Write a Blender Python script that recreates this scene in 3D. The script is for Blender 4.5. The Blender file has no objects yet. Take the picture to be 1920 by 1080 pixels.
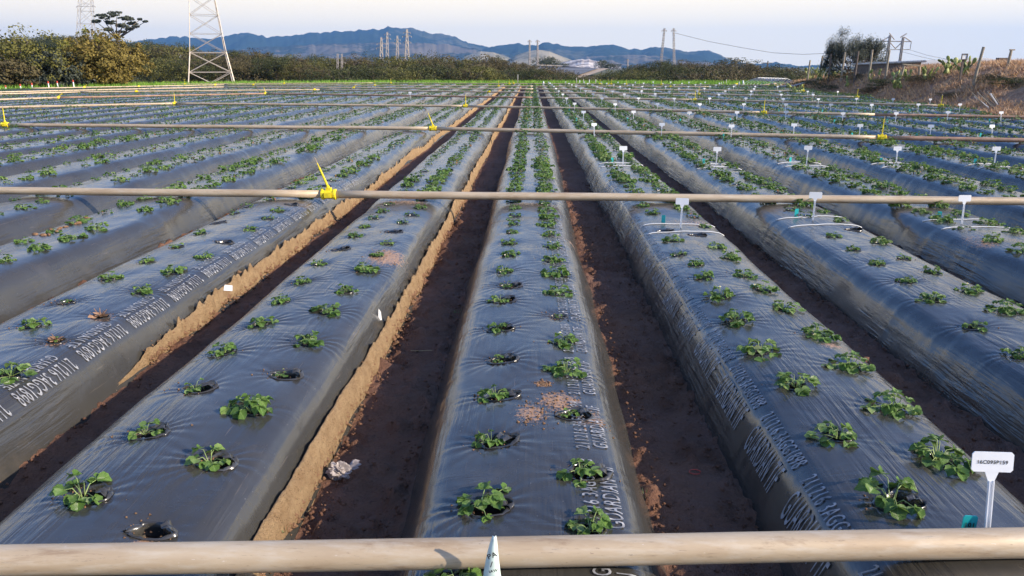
import bpy, bmesh, math, random
import numpy as np
from mathutils import Vector, Matrix

random.seed(7)
rng = np.random.default_rng(7)
R = math.radians
C = bpy.context.scene.collection
PITCH = 1.22                      # bed spacing
FUR = -0.27                       # furrow floor; bed tops are z = 0
# ------------------------------------------------------------------ camera
CAM = Vector((0, 0, 1.25)); TILT = R(16.5); YAW = R(1.45); F = 1400.0
def ray(px, py):
    x, y, z = (px-960)/F, (540-py)/F, -1.0
    ct, st = math.cos(math.pi/2-TILT), math.sin(math.pi/2-TILT)
    Y, Z = y*ct - z*st, y*st + z*ct
    return Vector((x*math.cos(YAW)-Y*math.sin(YAW), x*math.sin(YAW)+Y*math.cos(YAW), Z))
def on_plane(px, py, z=0.0):
    d = ray(px, py); return CAM + d*((z-CAM.z)/d.z)
def at_dist(px, py, D):
    """point seen at a photo position, at forward distance Y = D"""
    d = ray(px, py); return CAM + d*(D/d.y)
cam = bpy.data.cameras.new('camera'); co = bpy.data.objects.new('camera', cam); C.objects.link(co)
co.location = CAM; co.rotation_euler = (math.pi/2-TILT, 0, YAW)
cam.sensor_width = 36; cam.lens = 36*F/1920; cam.clip_start = 0.02; cam.clip_end = 30000
sc = bpy.context.scene; sc.camera = co
sc.view_settings.view_transform = 'Standard'; sc.view_settings.look = 'None'
sc.view_settings.gamma = 1; sc.view_settings.exposure = 0.60
sc.render.engine = 'CYCLES'
try:
    sc.cycles.use_denoising = True; sc.cycles.denoiser = 'OPENIMAGEDENOISE'
except Exception: pass
sc.cycles.max_bounces = 6; sc.cycles.diffuse_bounces = 3; sc.cycles.glossy_bounces = 3
sc.cycles.transparent_max_bounces = 8; sc.cycles.volume_bounces = 0
sc.cycles.sample_clamp_indirect = 6

# ------------------------------------------------------------------ noise
def _h(ix, iy, seed):
    n = (ix.astype(np.int64)*374761393 + iy.astype(np.int64)*668265263 + seed*974711) & 0x7fffffff
    n = ((n ^ (n >> 13))*1274126177) & 0x7fffffff
    return ((n ^ (n >> 16)) & 0xffff)/65535.0
def vn(x, y, seed=0):
    x = np.asarray(x, float); y = np.asarray(y, float)
    ix, iy = np.floor(x), np.floor(y); fx, fy = x-ix, y-iy
    fx = fx*fx*(3-2*fx); fy = fy*fy*(3-2*fy)
    a, b, c, d = _h(ix, iy, seed), _h(ix+1, iy, seed), _h(ix, iy+1, seed), _h(ix+1, iy+1, seed)
    return (a*(1-fx)+b*fx)*(1-fy) + (c*(1-fx)+d*fx)*fy
def fbm(x, y, seed=0, o=3):
    s, a, t = 0, 1, 0
    for k in range(o):
        s = s + a*vn(np.asarray(x)*2**k, np.asarray(y)*2**k, seed+k*17); t += a; a *= .5
    return s/t
def sstep(a, b, x):
    t = np.clip((x-a)/(b-a), 0, 1); return t*t*(3-2*t)

# ------------------------------------------------------------------ mesh helpers
def raw_mesh(name, V, Fc, mats, smooth=False, mi=None, uv=None, attr=None):
    """V: n x 3; Fc: list of tuples, or an m x k int array"""
    me = bpy.data.meshes.new(name)
    V = np.asarray(V, float).reshape(-1, 3)
    if isinstance(Fc, np.ndarray):
        m, k = Fc.shape
        me.vertices.add(len(V)); me.vertices.foreach_set('co', V.astype(np.float32).ravel())
        me.loops.add(m*k); me.loops.foreach_set('vertex_index', Fc.astype(np.int32).ravel())
        me.polygons.add(m); me.polygons.foreach_set('loop_start', (np.arange(m)*k).astype(np.int32))
        me.polygons.foreach_set('loop_total', np.full(m, k, np.int32))
    else:
        me.from_pydata(V.tolist(), [], [tuple(int(i) for i in f) for f in Fc])
    for a in (mats if isinstance(mats, (list, tuple)) else [mats]): me.materials.append(a)
    if mi is not None: me.polygons.foreach_set('material_index', np.asarray(mi, np.int32))
    me.update(calc_edges=True)
    if smooth: me.polygons.foreach_set('use_smooth', np.ones(len(me.polygons), bool))
    if uv is not None:
        li = np.zeros(len(me.loops), np.int32); me.loops.foreach_get('vertex_index', li)
        l = me.uv_layers.new(name='UVMap'); l.data.foreach_set('uv', np.asarray(uv, np.float32)[li].ravel())
    if attr:
        for k, v in attr.items():
            a = me.attributes.new(k, 'FLOAT', 'POINT'); a.data.foreach_set('value', np.asarray(v, np.float32))
    return me
def link(name, data, parent=None, loc=None, rz=0):
    o = bpy.data.objects.new(name, data); C.objects.link(o)
    if parent is not None: o.parent = parent
    if loc is not None: o.location = loc
    if rz: o.rotation_euler = (0, 0, rz)
    return o
def tag(o, label=None, cat=None, group=None, kind=None):
    if label: o['label'] = label
    if cat: o['category'] = cat
    if group: o['group'] = group
    if kind: o['kind'] = kind
    return o
def thing(name, label, cat, loc=(0, 0, 0), rz=0, group=None):
    return tag(link(name, None, None, loc, rz), label, cat, group)
def copy_tree(o, loc, rz=0, scale=None, label=None, group=None):
    c = o.copy(); C.objects.link(c); c.location = loc; c.rotation_euler = (0, 0, rz)
    if scale is not None: c.scale = scale if hasattr(scale, '__len__') else (scale,)*3
    if label: c['label'] = label
    if group: c['group'] = group
    for ch in o.children:
        k = ch.copy(); C.objects.link(k); k.parent = c
        for g in ch.children:
            q = g.copy(); C.objects.link(q); q.parent = k
    return c
class MB:
    """collects shapes of one mesh"""
    def __init__(s): s.v = []; s.f = []; s.m = []
    def add(s, V, Fc, m=0):
        n = len(s.v); s.v += [tuple(p) for p in V]; s.f += [tuple(i+n for i in f) for f in Fc]; s.m += [m]*len(Fc)
    def box(s, c, size, rz=0, m=0, taper=1, tilt=None):
        hx, hy, hz = size[0]/2, size[1]/2, size[2]/2; P = []
        for z, k in ((-hz, 1), (hz, taper)):
            for x, y in ((-hx, -hy), (hx, -hy), (hx, hy), (-hx, hy)): P.append(Vector((x*k, y*k, z)))
        M = Matrix.Rotation(rz, 3, 'Z')
        if tilt: M = M @ Matrix.Rotation(tilt[0], 3, 'X') @ Matrix.Rotation(tilt[1], 3, 'Y')
        s.add([M @ p + Vector(c) for p in P], [(0, 3, 2, 1), (4, 5, 6, 7), (0, 1, 5, 4), (1, 2, 6, 5), (2, 3, 7, 6), (3, 0, 4, 7)], m)
    def tube(s, pts, r, n=8, m=0, cap=True):
        pts = [Vector(p) for p in pts]; rs = r if hasattr(r, '__len__') else [r]*len(pts)
        t0 = (pts[1]-pts[0]).normalized()
        up = Vector((0, 0, 1)) if abs(t0.z) < .9 else Vector((0, 1, 0)); nrm = t0.cross(up).normalized()
        V = []
        for i, p in enumerate(pts):
            t = (pts[min(i+1, len(pts)-1)]-pts[max(i-1, 0)]).normalized()
            nrm = (nrm - t*nrm.dot(t)).normalized(); b = t.cross(nrm)
            for k in range(n):
                a = 2*math.pi*k/n; V.append(p + (nrm*math.cos(a)+b*math.sin(a))*rs[i])
        Fc = [(i*n+k, i*n+(k+1) % n, (i+1)*n+(k+1) % n, (i+1)*n+k) for i in range(len(pts)-1) for k in range(n)]
        if cap: Fc += [tuple(range(n))[::-1], tuple((len(pts)-1)*n+k for k in range(n))]
        s.add(V, Fc, m)
    def bar(s, a, b, w, m=0): s.tube([a, b], w*.7, 4, m)
    def prism(s, poly, y0, y1, m=0):
        """poly in (x, z), thickness along y"""
        n = len(poly); V = [(x, y0, z) for x, z in poly] + [(x, y1, z) for x, z in poly]
        s.add(V, [tuple(range(n)), tuple(range(n, 2*n))[::-1]] + [(i, i+n, (i+1) % n+n, (i+1) % n) for i in range(n)], m)
    def mesh(s, name, mats, smooth=False):
        me = raw_mesh(name, s.v, s.f, mats, smooth, s.m)
        if smooth:
            for p in me.polygons:
                if len(p.vertices) > 4: p.use_smooth = False
        return me
    def build(s, name, mats, parent=None, smooth=False, loc=None, rz=0): return link(name, s.mesh(name, mats, smooth), parent, loc, rz)

# ------------------------------------------------------------------ materials
def mat(name):
    m = bpy.data.materials.new(name); m.use_nodes = True; nt = m.node_tree
    return m, nt, nt.nodes['Principled BSDF'], nt.nodes['Material Output']
def N(nt, t, **kw):
    n = nt.nodes.new(t)
    for k, v in kw.items():
        if k.startswith('_'): setattr(n, k[1:], v)
        elif k.startswith('i'): n.inputs[int(k[1:])].default_value = v
    return n
def noise(nt, scale, detail=3, rough=.5, vec=None, dist=0):
    n = N(nt, 'ShaderNodeTexNoise'); n.inputs['Scale'].default_value = scale; n.inputs['Detail'].default_value = detail
    n.inputs['Roughness'].default_value = rough; n.inputs['Distortion'].default_value = dist
    if vec is not None: nt.links.new(vec, n.inputs['Vector'])
    return n
def ramp(nt, src, stops):
    r = N(nt, 'ShaderNodeValToRGB'); nt.links.new(src, r.inputs[0]); e = r.color_ramp.elements
    while len(e) < len(stops): e.new(.5)
    for k, (p, c) in enumerate(stops): e[k].position = p; e[k].color = (*c, 1) if len(c) == 3 else c
    return r.outputs[0]
def mix(nt, fac, a, b, blend='MIX'):
    n = N(nt, 'ShaderNodeMix', _data_type='RGBA', _blend_type=blend)
    for s, v in ((0, fac), (6, a), (7, b)):
        if hasattr(v, 'is_linked') or hasattr(v, 'links'): nt.links.new(v, n.inputs[s])
        else: n.inputs[s].default_value = v if s == 0 else (*v, 1)
    return n.outputs[2]
def mathn(nt, op, a, b=None, clamp=False):
    n = N(nt, 'ShaderNodeMath', _operation=op, _use_clamp=clamp)
    for s, v in ((0, a), (1, b)):
        if v is None: continue
        if hasattr(v, 'links'): nt.links.new(v, n.inputs[s])
        else: n.inputs[s].default_value = v
    return n.outputs[0]
def wpos(nt, scale=None, rot=None):
    g = N(nt, 'ShaderNodeNewGeometry').outputs['Position']
    if scale or rot:
        mp = N(nt, 'ShaderNodeMapping'); nt.links.new(g, mp.inputs['Vector'])
        if scale: mp.inputs['Scale'].default_value = scale
        if rot: mp.inputs['Rotation'].default_value = rot
        return mp.outputs[0]
    return g
def opos(nt, scale=None):
    g = N(nt, 'ShaderNodeTexCoord').outputs['Object']
    if scale:
        mp = N(nt, 'ShaderNodeMapping'); nt.links.new(g, mp.inputs['Vector']); mp.inputs['Scale'].default_value = scale
        return mp.outputs[0]
    return g
def bump(nt, h, strength, dist, normal=None):
    b = N(nt, 'ShaderNodeBump'); b.inputs['Strength'].default_value = strength; b.inputs['Distance'].default_value = dist
    nt.links.new(h, b.inputs['Height'])
    if normal is not None: nt.links.new(normal, b.inputs['Normal'])
    return b.outputs[0]
def simple(name, col, rough=.6, var=.25, scale=6, spec=.5, metal=0, bmp=0, bscale=40, obj=True):
    m, nt, p, o = mat(name)
    v = opos(nt) if obj else wpos(nt)
    n = noise(nt, scale, 5, .6, v)
    lo = tuple(c*(1-var) for c in col); hi = tuple(min(1, c*(1+var)) for c in col)
    nt.links.new(ramp(nt, n.outputs[0], [(.3, lo), (.7, hi)]), p.inputs['Base Color'])
    p.inputs['Roughness'].default_value = rough; p.inputs['Specular IOR Level'].default_value = spec; p.inputs['Metallic'].default_value = metal
    if bmp: nt.links.new(bump(nt, noise(nt, bscale, 4, .6, v).outputs[0], bmp, .01), p.inputs['Normal'])
    return m

# plastic film over the beds
def film_mat(name, base, stain):
    m, nt, p, o = mat(name)
    big = noise(nt, 2.2, 3, .5, wpos(nt))
    col = ramp(nt, big.outputs[0], [(.3, tuple(c*.85 for c in base)), (.7, tuple(c*1.2 for c in base))])
    # pale dust streaks and specks
    mud = ramp(nt, noise(nt, 3.2, 6, .75, wpos(nt)).outputs[0], [(.56, (0, 0, 0)), (.72, (1, 1, 1))])
    col = mix(nt, mathn(nt, 'MULTIPLY', mud, .12), col, (.20, .16, .12))
    strk = ramp(nt, noise(nt, 1, 3, .6, wpos(nt, (70, 3, 30))).outputs[0], [(.66, (0, 0, 0)), (.75, (1, 1, 1))])
    col = mix(nt, mathn(nt, 'MULTIPLY', strk, .25), col, (.26, .20, .15))
    specks = noise(nt, 90, 2, .5, wpos(nt))
    sp = ramp(nt, specks.outputs[0], [(.74, (0, 0, 0)), (.79, (1, 1, 1))])
    col = mix(nt, mathn(nt, 'MULTIPLY', sp, .45), col, (.28, .26, .24))
    att = N(nt, 'ShaderNodeAttribute', _attribute_name='dirt')
    fine = noise(nt, 60, 4, .7, wpos(nt))
    dm = mathn(nt, 'ADD', att.outputs['Fac'], mathn(nt, 'MULTIPLY', mathn(nt, 'SUBTRACT', fine.outputs[0], .5), 1.6))
    dm = mathn(nt, 'MULTIPLY', ramp(nt, dm, [(.42, (0, 0, 0)), (.62, (1, 1, 1))]), .85)
    col = mix(nt, dm, col, stain)
    nt.links.new(col, p.inputs['Base Color'])
    rr = noise(nt, 5, 4, .6, wpos(nt, (1, .35, 1)))
    rg = mathn(nt, 'ADD', mathn(nt, 'MULTIPLY', rr.outputs[0], .20), .13)
    nt.links.new(mathn(nt, 'ADD', rg, mathn(nt, 'MULTIPLY', dm, .4), True), p.inputs['Roughness'])
    p.inputs['IOR'].default_value = 1.72; p.inputs['Specular IOR Level'].default_value = .5
    # wrinkles: long stretch folds along the bed where the film is tight, short ones down the sides
    s1 = noise(nt, 1, 3, .55, wpos(nt, (44, 2.4, 30)), .3)
    msk = ramp(nt, noise(nt, 1.9, 2, .5, wpos(nt, (1.6, .8, 1))).outputs[0], [(.42, (0, 0, 0)), (.62, (1, 1, 1))])
    n1 = bump(nt, mathn(nt, 'MULTIPLY', s1.outputs[0], msk), .7, .012)
    s2 = noise(nt, 1, 3, .5, wpos(nt, (5, 32, 5)), .4)
    msk2 = ramp(nt, noise(nt, 2.6, 2, .5, wpos(nt, (1, 1.3, 1))).outputs[0], [(.5, (0, 0, 0)), (.66, (1, 1, 1))])
    n2 = bump(nt, mathn(nt, 'MULTIPLY', s2.outputs[0], msk2), .4, .006, n1)
    s3 = noise(nt, 22, 4, .6, wpos(nt))
    n3 = bump(nt, s3.outputs[0], .2, .004, n2)
    nt.links.new(n3, p.inputs['Normal'])
    return m
M_film = film_mat('mulch_film', (.043, .040, .034), (.42, .24, .13))
def soil_mat(name, dark, light, scale, bs=.8):
    m, nt, p, o = mat(name)
    a = noise(nt, scale, 6, .65, wpos(nt)); b = noise(nt, scale*9, 4, .7, wpos(nt))
    c = ramp(nt, a.outputs[0], [(.3, dark), (.7, light)])
    g = ramp(nt, b.outputs[0], [(.62, (0, 0, 0)), (.75, (1, 1, 1))])
    c = mix(nt, mathn(nt, 'MULTIPLY', g, .35), c, tuple(min(1, x*1.9) for x in light))
    g2 = ramp(nt, b.outputs[0], [(.28, (1, 1, 1)), (.38, (0, 0, 0))])
    c = mix(nt, mathn(nt, 'MULTIPLY', g2, .6), c, tuple(x*.5 for x in dark))
    vz = N(nt, 'ShaderNodeTexVoronoi'); vz.inputs['Scale'].default_value = scale*7; nt.links.new(wpos(nt), vz.inputs['Vector'])
    pit = mathn(nt, 'MULTIPLY', ramp(nt, vz.outputs['Distance'], [(.16, (1, 1, 1)), (.26, (0, 0, 0))]), ramp(nt, a.outputs[0], [(.4, (1, 1, 1)), (.6, (.2, .2, .2))]))
    c = mix(nt, mathn(nt, 'MULTIPLY', pit, .75), c, tuple(x*.28 for x in dark))
    nt.links.new(c, p.inputs['Base Color']); p.inputs['Roughness'].default_value = .9; p.inputs['Specular IOR Level'].default_value = .25
    nt.links.new(bump(nt, b.outputs[0], bs, .02, bump(nt, a.outputs[0], bs, .05)), p.inputs['Normal'])
    return m
M_tan = soil_mat('dry_sandy_soil', (.34, .21, .105), (.54, .37, .20), 14, 1.0)
M_clod = soil_mat('soil_clod', (.26, .14, .08), (.42, .25, .14), 20)
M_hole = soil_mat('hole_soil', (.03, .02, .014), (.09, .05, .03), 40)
# ground: dark moist soil in the field, green weedy verge and dull land beyond
def ground_mat():
    m, nt, p, o = mat('ground')
    a = noise(nt, 2.5, 6, .65, wpos(nt)); b = noise(nt, 38, 5, .7, wpos(nt))
    soil = ramp(nt, a.outputs[0], [(.3, (.125, .060, .037)), (.7, (.22, .115, .070))])
    g = ramp(nt, b.outputs[0], [(.6, (0, 0, 0)), (.74, (1, 1, 1))])
    soil = mix(nt, mathn(nt, 'MULTIPLY', g, .4), soil, (.2, .12, .085))
    soil = mix(nt, mathn(nt, 'MULTIPLY', ramp(nt, b.outputs[0], [(.3, (1, 1, 1)), (.4, (0, 0, 0))]), .6), soil, (.035, .02, .014))
    dry = ramp(nt, noise(nt, 1.3, 5, .7, wpos(nt, (1.4, .8, 1))).outputs[0], [(.48, (0, 0, 0)), (.64, (1, 1, 1))])
    soil = mix(nt, mathn(nt, 'MULTIPLY', dry, .55), soil, (.22, .125, .09))
    land = ramp(nt, noise(nt, .08, 5, .6, wpos(nt)).outputs[0], [(.35, (.06, .08, .03)), (.65, (.16, .13, .07))])
    att = N(nt, 'ShaderNodeAttribute', _attribute_name='verge')
    col = mix(nt, att.outputs['Fac'], soil, land)
    nt.links.new(col, p.inputs['Base Color']); p.inputs['Roughness'].default_value = .92; p.inputs['Specular IOR Level'].default_value = .2
    nt.links.new(bump(nt, b.outputs[0], .9, .025, bump(nt, noise(nt, 12, 4, .6, wpos(nt)).outputs[0], .8, .05)), p.inputs['Normal'])
    return m
M_ground = ground_mat()

def leaf_mat(name, c1, c2, back, veins=True, rough=.42, trans=.25, island=False):
    m, nt, p, o = mat(name)
    if island: r = N(nt, 'ShaderNodeNewGeometry').outputs['Random Per Island']
    else:
        r1 = N(nt, 'ShaderNodeNewGeometry').outputs['Random Per Island']; r2 = N(nt, 'ShaderNodeObjectInfo').outputs['Random']
        r = mathn(nt, 'ADD', mathn(nt, 'MULTIPLY', r1, .6), mathn(nt, 'MULTIPLY', r2, .4))
    col = ramp(nt, r, [(0, c1), (.72, c2), (.93, back), (.955, back), (.965, (.28, .14, .06))])
    if veins:
        uv = N(nt, 'ShaderNodeUVMap', _uv_map='UVMap').outputs[0]
        sx = N(nt, 'ShaderNodeSeparateXYZ'); nt.links.new(uv, sx.inputs[0])
        ax = mathn(nt, 'ABSOLUTE', mathn(nt, 'SUBTRACT', sx.outputs[0], .5))
        ph = mathn(nt, 'SUBTRACT', mathn(nt, 'MULTIPLY', sx.outputs[1], 44), mathn(nt, 'MULTIPLY', ax, 48))
        w = mathn(nt, 'SINE', ph)
        vein = ramp(nt, w, [(.80, (0, 0, 0)), (1, (1, 1, 1))])
        mid = mathn(nt, 'LESS_THAN', ax, .025)
        col = mix(nt, mathn(nt, 'MULTIPLY', mathn(nt, 'MAXIMUM', vein, mid), .45), col, tuple(min(1, x*2.0+.03) for x in c2))
        nt.links.new(bump(nt, mathn(nt, 'ABSOLUTE', w), .5, .004), p.inputs['Normal'])
    nt.links.new(col, p.inputs['Base Color']); p.inputs['Roughness'].default_value = rough; p.inputs['Specular IOR Level'].default_value = .5
    t = N(nt, 'ShaderNodeBsdfTranslucent'); ms = N(nt, 'ShaderNodeMixShader'); ms.inputs[0].default_value = trans
    tc = mix(nt, .0, col, (0, 0, 0)); hs = N(nt, 'ShaderNodeHueSaturation'); hs.inputs['Value'].default_value = 1.5; hs.inputs['Hue'].default_value = .48
    nt.links.new(col, hs.inputs['Color']); nt.links.new(hs.outputs[0], t.inputs['Color'])
    nt.links.new(p.outputs[0], ms.inputs[1]); nt.links.new(t.outputs[0], ms.inputs[2]); nt.links.new(ms.outputs[0], o.inputs['Surface'])
    return m
M_leaf = leaf_mat('strawberry_leaf', (.045, .105, .02), (.13, .235, .045), (.26, .35, .12), rough=.36)
M_leaf_far = leaf_mat('strawberry_leaf_distant', (.04, .09, .02), (.11, .195, .045), (.22, .30, .11), veins=False, island=True)
M_stem = simple('leaf_stem', (.22, .30, .09), .5, .3, 30)
M_dead = simple('dry_leaf', (.28, .16, .09), .85, .4, 30)
M_petal = simple('flower_petal', (.8, .8, .76), .6, .05)
M_yellow = simple('yellow_plastic', (.78, .62, .02), .38, .22, 30, bmp=.15)
M_white = simple('white_plastic', (.78, .79, .80), .35, .06, 12)
M_teal = simple('teal_plastic', (.02, .42, .42), .4, .1)
M_ink = simple('black_ink', (.02, .02, .025), .6, .1)
M_string = simple('white_string', (.75, .75, .74), .6, .1)
M_ink_w = simple('pale_print', (.25, .25, .255), .5, .75, 34)
M_steel = simple('rusty_steel', (.32, .25, .2), .6, .3, 20)
M_red = simple('red_rubber', (.55, .06, .03), .5, .2)
M_wood = simple('weathered_wood', (.30, .25, .18), .85, .35, 9, bmp=.4, bscale=25)
M_darkwood = simple('dark_wood', (.13, .10, .08), .85, .35, 9)
M_concrete = simple('pale_concrete', (.5, .47, .42), .8, .15, 4)
M_galv = simple('galvanised_steel', (.44, .38, .32), .55, .15, 2, metal=.3)
M_galv_dark = simple('dull_steel', (.34, .31, .30), .55, .15, 2, metal=.2)
M_wire = simple('dark_cable', (.08, .08, .09), .6, .1)
M_bark = simple('bark', (.13, .10, .075), .9, .35, 8)
def pipe_mat():
    m, nt, p, o = mat('aged_aluminium_pipe')
    v = opos(nt, (1, 5, 5))
    a = noise(nt, 2.2, 5, .6, v); b = noise(nt, 60, 4, .7, opos(nt, (.6, 2, 2))); st = noise(nt, 9, 4, .6, v)
    c = ramp(nt, a.outputs[0], [(.3, (.40, .29, .18)), (.7, (.56, .45, .31))])
    rb = noise(nt, 3.1, 6, .75, opos(nt, (1, 7, 7)), .6)
    c = mix(nt, mathn(nt, 'MULTIPLY', ramp(nt, rb.outputs[0], [(.55, (0, 0, 0)), (.68, (1, 1, 1))]), .6), c, (.26, .17, .10))
    sc1 = noise(nt, 1, 4, .7, opos(nt, (14, 160, 160)))
    c = mix(nt, mathn(nt, 'MULTIPLY', ramp(nt, sc1.outputs[0], [(.62, (0, 0, 0)), (.70, (1, 1, 1))]), .5), c, (.12, .085, .06))
    c = mix(nt, mathn(nt, 'MULTIPLY', ramp(nt, st.outputs[0], [(.5, (0, 0, 0)), (.75, (1, 1, 1))]), .5), c, (.62, .56, .46))
    c = mix(nt, mathn(nt, 'MULTIPLY', ramp(nt, b.outputs[0], [(.66, (0, 0, 0)), (.74, (1, 1, 1))]), .7), c, (.14, .09, .06))
    c = mix(nt, mathn(nt, 'MULTIPLY', ramp(nt, b.outputs[0], [(.26, (1, 1, 1)), (.33, (0, 0, 0))]), .5), c, (.75, .70, .62))
    nt.links.new(c, p.inputs['Base Color']); p.inputs['Roughness'].default_value = .5; p.inputs['Metallic'].default_value = .15
    nt.links.new(bump(nt, b.outputs[0], .2, .003), p.inputs['Normal'])
    return m
M_pipe = pipe_mat()
M_pipe_rust = simple('rusty_pipe', (.33, .20, .13), .6, .3, 6)

# ------------------------------------------------------------------ world and sun
w = bpy.data.worlds.new('World'); sc.world = w; w.use_nodes = True; nt = w.node_tree
bg = nt.nodes['Background']; sky = nt.nodes.new('ShaderNodeTexSky'); sky.sky_type = 'NISHITA'; sky.sun_disc = False
SUN_EL, SUN_AZ = R(26), R(90+19)
sky.sun_elevation = SUN_EL; sky.sun_rotation = SUN_AZ; sky.air_density = 1.0; sky.dust_density = .6; sky.ozone_density = 2.6
tc = nt.nodes.new('ShaderNodeTexCoord'); sx = nt.nodes.new('ShaderNodeSeparateXYZ'); nt.links.new(tc.outputs['Generated'], sx.inputs[0])
# thin white cloud sheet, low in the sky, with gaps
mp = nt.nodes.new('ShaderNodeMapping'); nt.links.new(tc.outputs['Generated'], mp.inputs[0]); mp.inputs['Scale'].default_value = (1.6, 1.6, 16)
cn = noise(nt, 1.5, 5, .55, mp.outputs[0], .4)
low = ramp(nt, sx.outputs[2], [(.11, (1, 1, 1)), (.17, (.42, .42, .42)), (.32, (0, 0, 0))])
f = mathn(nt, 'ADD', cn.outputs[0], mathn(nt, 'MULTIPLY', low, .70))
fac = ramp(nt, f, [(.66, (0, 0, 0)), (.80, (1, 1, 1))])
CLOUD = (7.25, 6.25, 4.6)
hs = N(nt, 'ShaderNodeHueSaturation'); hs.inputs['Saturation'].default_value = 1.16; hs.inputs['Value'].default_value = 1.3; hs.inputs['Hue'].default_value = .512; nt.links.new(sky.outputs[0], hs.inputs['Color'])
col = mix(nt, fac, hs.outputs[0], CLOUD)
nt.links.new(col, bg.inputs[0]); bg.inputs[1].default_value = .145
sd = bpy.data.lights.new('sun', 'SUN'); sd.energy = 4.9; sd.angle = R(.55); sd.color = (1, .87, .70)
so = link('sun', sd); az = -R(19)
dirv = Vector((math.cos(SUN_EL)*math.cos(az), math.cos(SUN_EL)*math.sin(az), math.sin(SUN_EL)))
so.rotation_euler = dirv.to_track_quat('Z', 'Y').to_euler()

# ------------------------------------------------------------------ ground
def toe_x(y): return 13.55 + (np.asarray(y, float)-19.6)*.12     # foot of the bank on the sunny side
def G(x, y):
    x = np.asarray(x, float); y = np.asarray(y, float)
    z = FUR + np.zeros_like(x+y)
    d = sstep(70, 118, y + np.where(x < -30, (-30-x)*.0, 0))
    z = z - 3.9*d
    hill = sstep(-50, -110, x + .10*(y-200))*sstep(140, 330, y)*(1-sstep(500, 900, y))
    z = z + 8*hill
    return z
def build_ground():
    xs = np.concatenate([-np.geomspace(9000, 40, 40), np.arange(-36, -6.2, .5), np.arange(-6.2, -3.4, .06), np.arange(-3.4, 4.2, .022), np.arange(4.2, 7, .06), np.arange(7, 36, .6), np.geomspace(40, 9000, 40)])
    ys = np.concatenate([np.array([-300, -80, -25, -8, -3, -1, 0]), np.arange(.6, 9, .024), np.arange(9, 16, .07), np.arange(16, 64, .6), np.arange(64, 130, 3), np.geomspace(134, 9500, 60)])
    X, Y = np.meshgrid(xs, ys)
    Z = G(X, Y)
    near = (1-sstep(9, 16, Y))*(1-sstep(5, 8, np.abs(X)))
    clod = fbm(X*9, Y*9, 3, 4)
    fp = np.clip(fbm(X*3.4+3, Y*2.1, 15, 2)-.52, 0, 1)
    Z = Z - near*fp*.10 + near*np.clip(fbm(X*14, Y*14, 27, 2)-.62, 0, 1)*.14
    Z = Z + near*((clod-.5)*.05 + np.clip(fbm(X*26, Y*26, 9, 2)-.6, 0, 1)*.08)
    # tread worn hollow along each furrow, crumbs against the bed foot
    u = (X/PITCH - np.round(X/PITCH))*PITCH
    e = np.abs(np.abs(u)-.44)
    Z = Z + (1-sstep(62, 66, Y))*np.exp(-(e/.06)**2)*.006*(.4+fbm(X*5, Y*5, 5, 2))*(np.abs(u) > .40)
    verge = np.clip(sstep(59, 62, Y) + sstep(-30, -33, X), 0, 1)
    ny, nx = X.shape
    idx = np.arange(nx*ny).reshape(ny, nx)
    Fc = np.stack([idx[:-1, :-1], idx[:-1, 1:], idx[1:, 1:], idx[1:, :-1]], -1).reshape(-1, 4)
    me = raw_mesh('ground', np.stack([X, Y, Z], -1), Fc, M_ground, True, attr={'verge': verge.ravel()})
    tag(link('ground', me), kind='structure')
build_ground()

# ------------------------------------------------------------------ beds
PU = np.array([0, .12, .21, .27, .305, .335, .358, .378, .398, .418, .435, .45])
PZ = np.array([0, -.003, -.010, -.020, -.034, -.058, -.092, -.135, -.180, -.225, -.265, -.315])
def far_end(i):
    x = i*PITCH
    if x < -18: return 59 - (-18-x)*1.02
    if x > 9: return 57.0
    return 59.5
def near_start(i):
    x = i*PITCH + .5
    if i >= 11: return 19.6 + (x-13.55)/.12 + .8
    if i <= -1: return max(-1.5, (-x)/.69*.9-3.0)
    return max(-1.5, (x-1)/.69*.9-3.0)
def bed_wob(i, y):
    """sideways wander and width of a bed"""
    y = np.asarray(y, float)
    return (fbm(y*.35+i*13.7, y*0+i, 41, 2)-.5)*.05, 1+(fbm(y*.8+i*5.1, y*0+i, 43, 2)-.5)*.12
def bed_base(i, u, y):
    cx, wd = bed_wob(i, y)
    z = np.interp(np.abs(u)/wd, PU, PZ)
    z = z + (fbm(y*.7+i*7.7, u*1.5+i, 51, 2)-.5)*.035*(1-sstep(.3, .45, np.abs(u)))
    return z
def bed_disp(i, u, y, holes=()):
    """bumps of the film, to be added along the outward normal"""
    side = sstep(.27, .36, np.abs(u))
    d = (fbm(u*5+i*3, y*2.2, 61+i, 2)-.5)*.011*(1+.8*side)
    d = d + (fbm(u*3.0, y*12, 81+i, 2)-.5)*.007*side*np.where((u > 0) & (i in (-1, -2)), .15, 1.0)*(.3+vn(y*.9, u*0+i, 7))
    d = d + (np.abs(vn(u*2.2+y*.6, y*1.3+i, 13)-.5)*2)**.7*.005*np.where((u > .33) & (i in (-1, -2)), .25, 1.0)
    for (hu, hy, a, ph) in holes:
        m = (np.abs(y-hy) < .34)
        if not m.any(): continue
        du, dy = u[m]-hu, y[m]-hy; r = np.hypot(du, dy)+1e-6; th = np.arctan2(dy, du)
        k = 13+int(ph*5)
        amp = np.exp(-((np.maximum(r-.055, 0))/.085)**1.5)*(.0008+.0016*ph)*sstep(.03, .06, r)
        amp = amp*(.35+1.1*vn(th*1.6+ph*10, th*0+ph, 3))
        d[m] += amp*np.sin(k*th+ph*20+3*vn(th*2+ph, r*8, 5)) - .010*np.exp(-(r/.07)**2)
    return d
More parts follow.
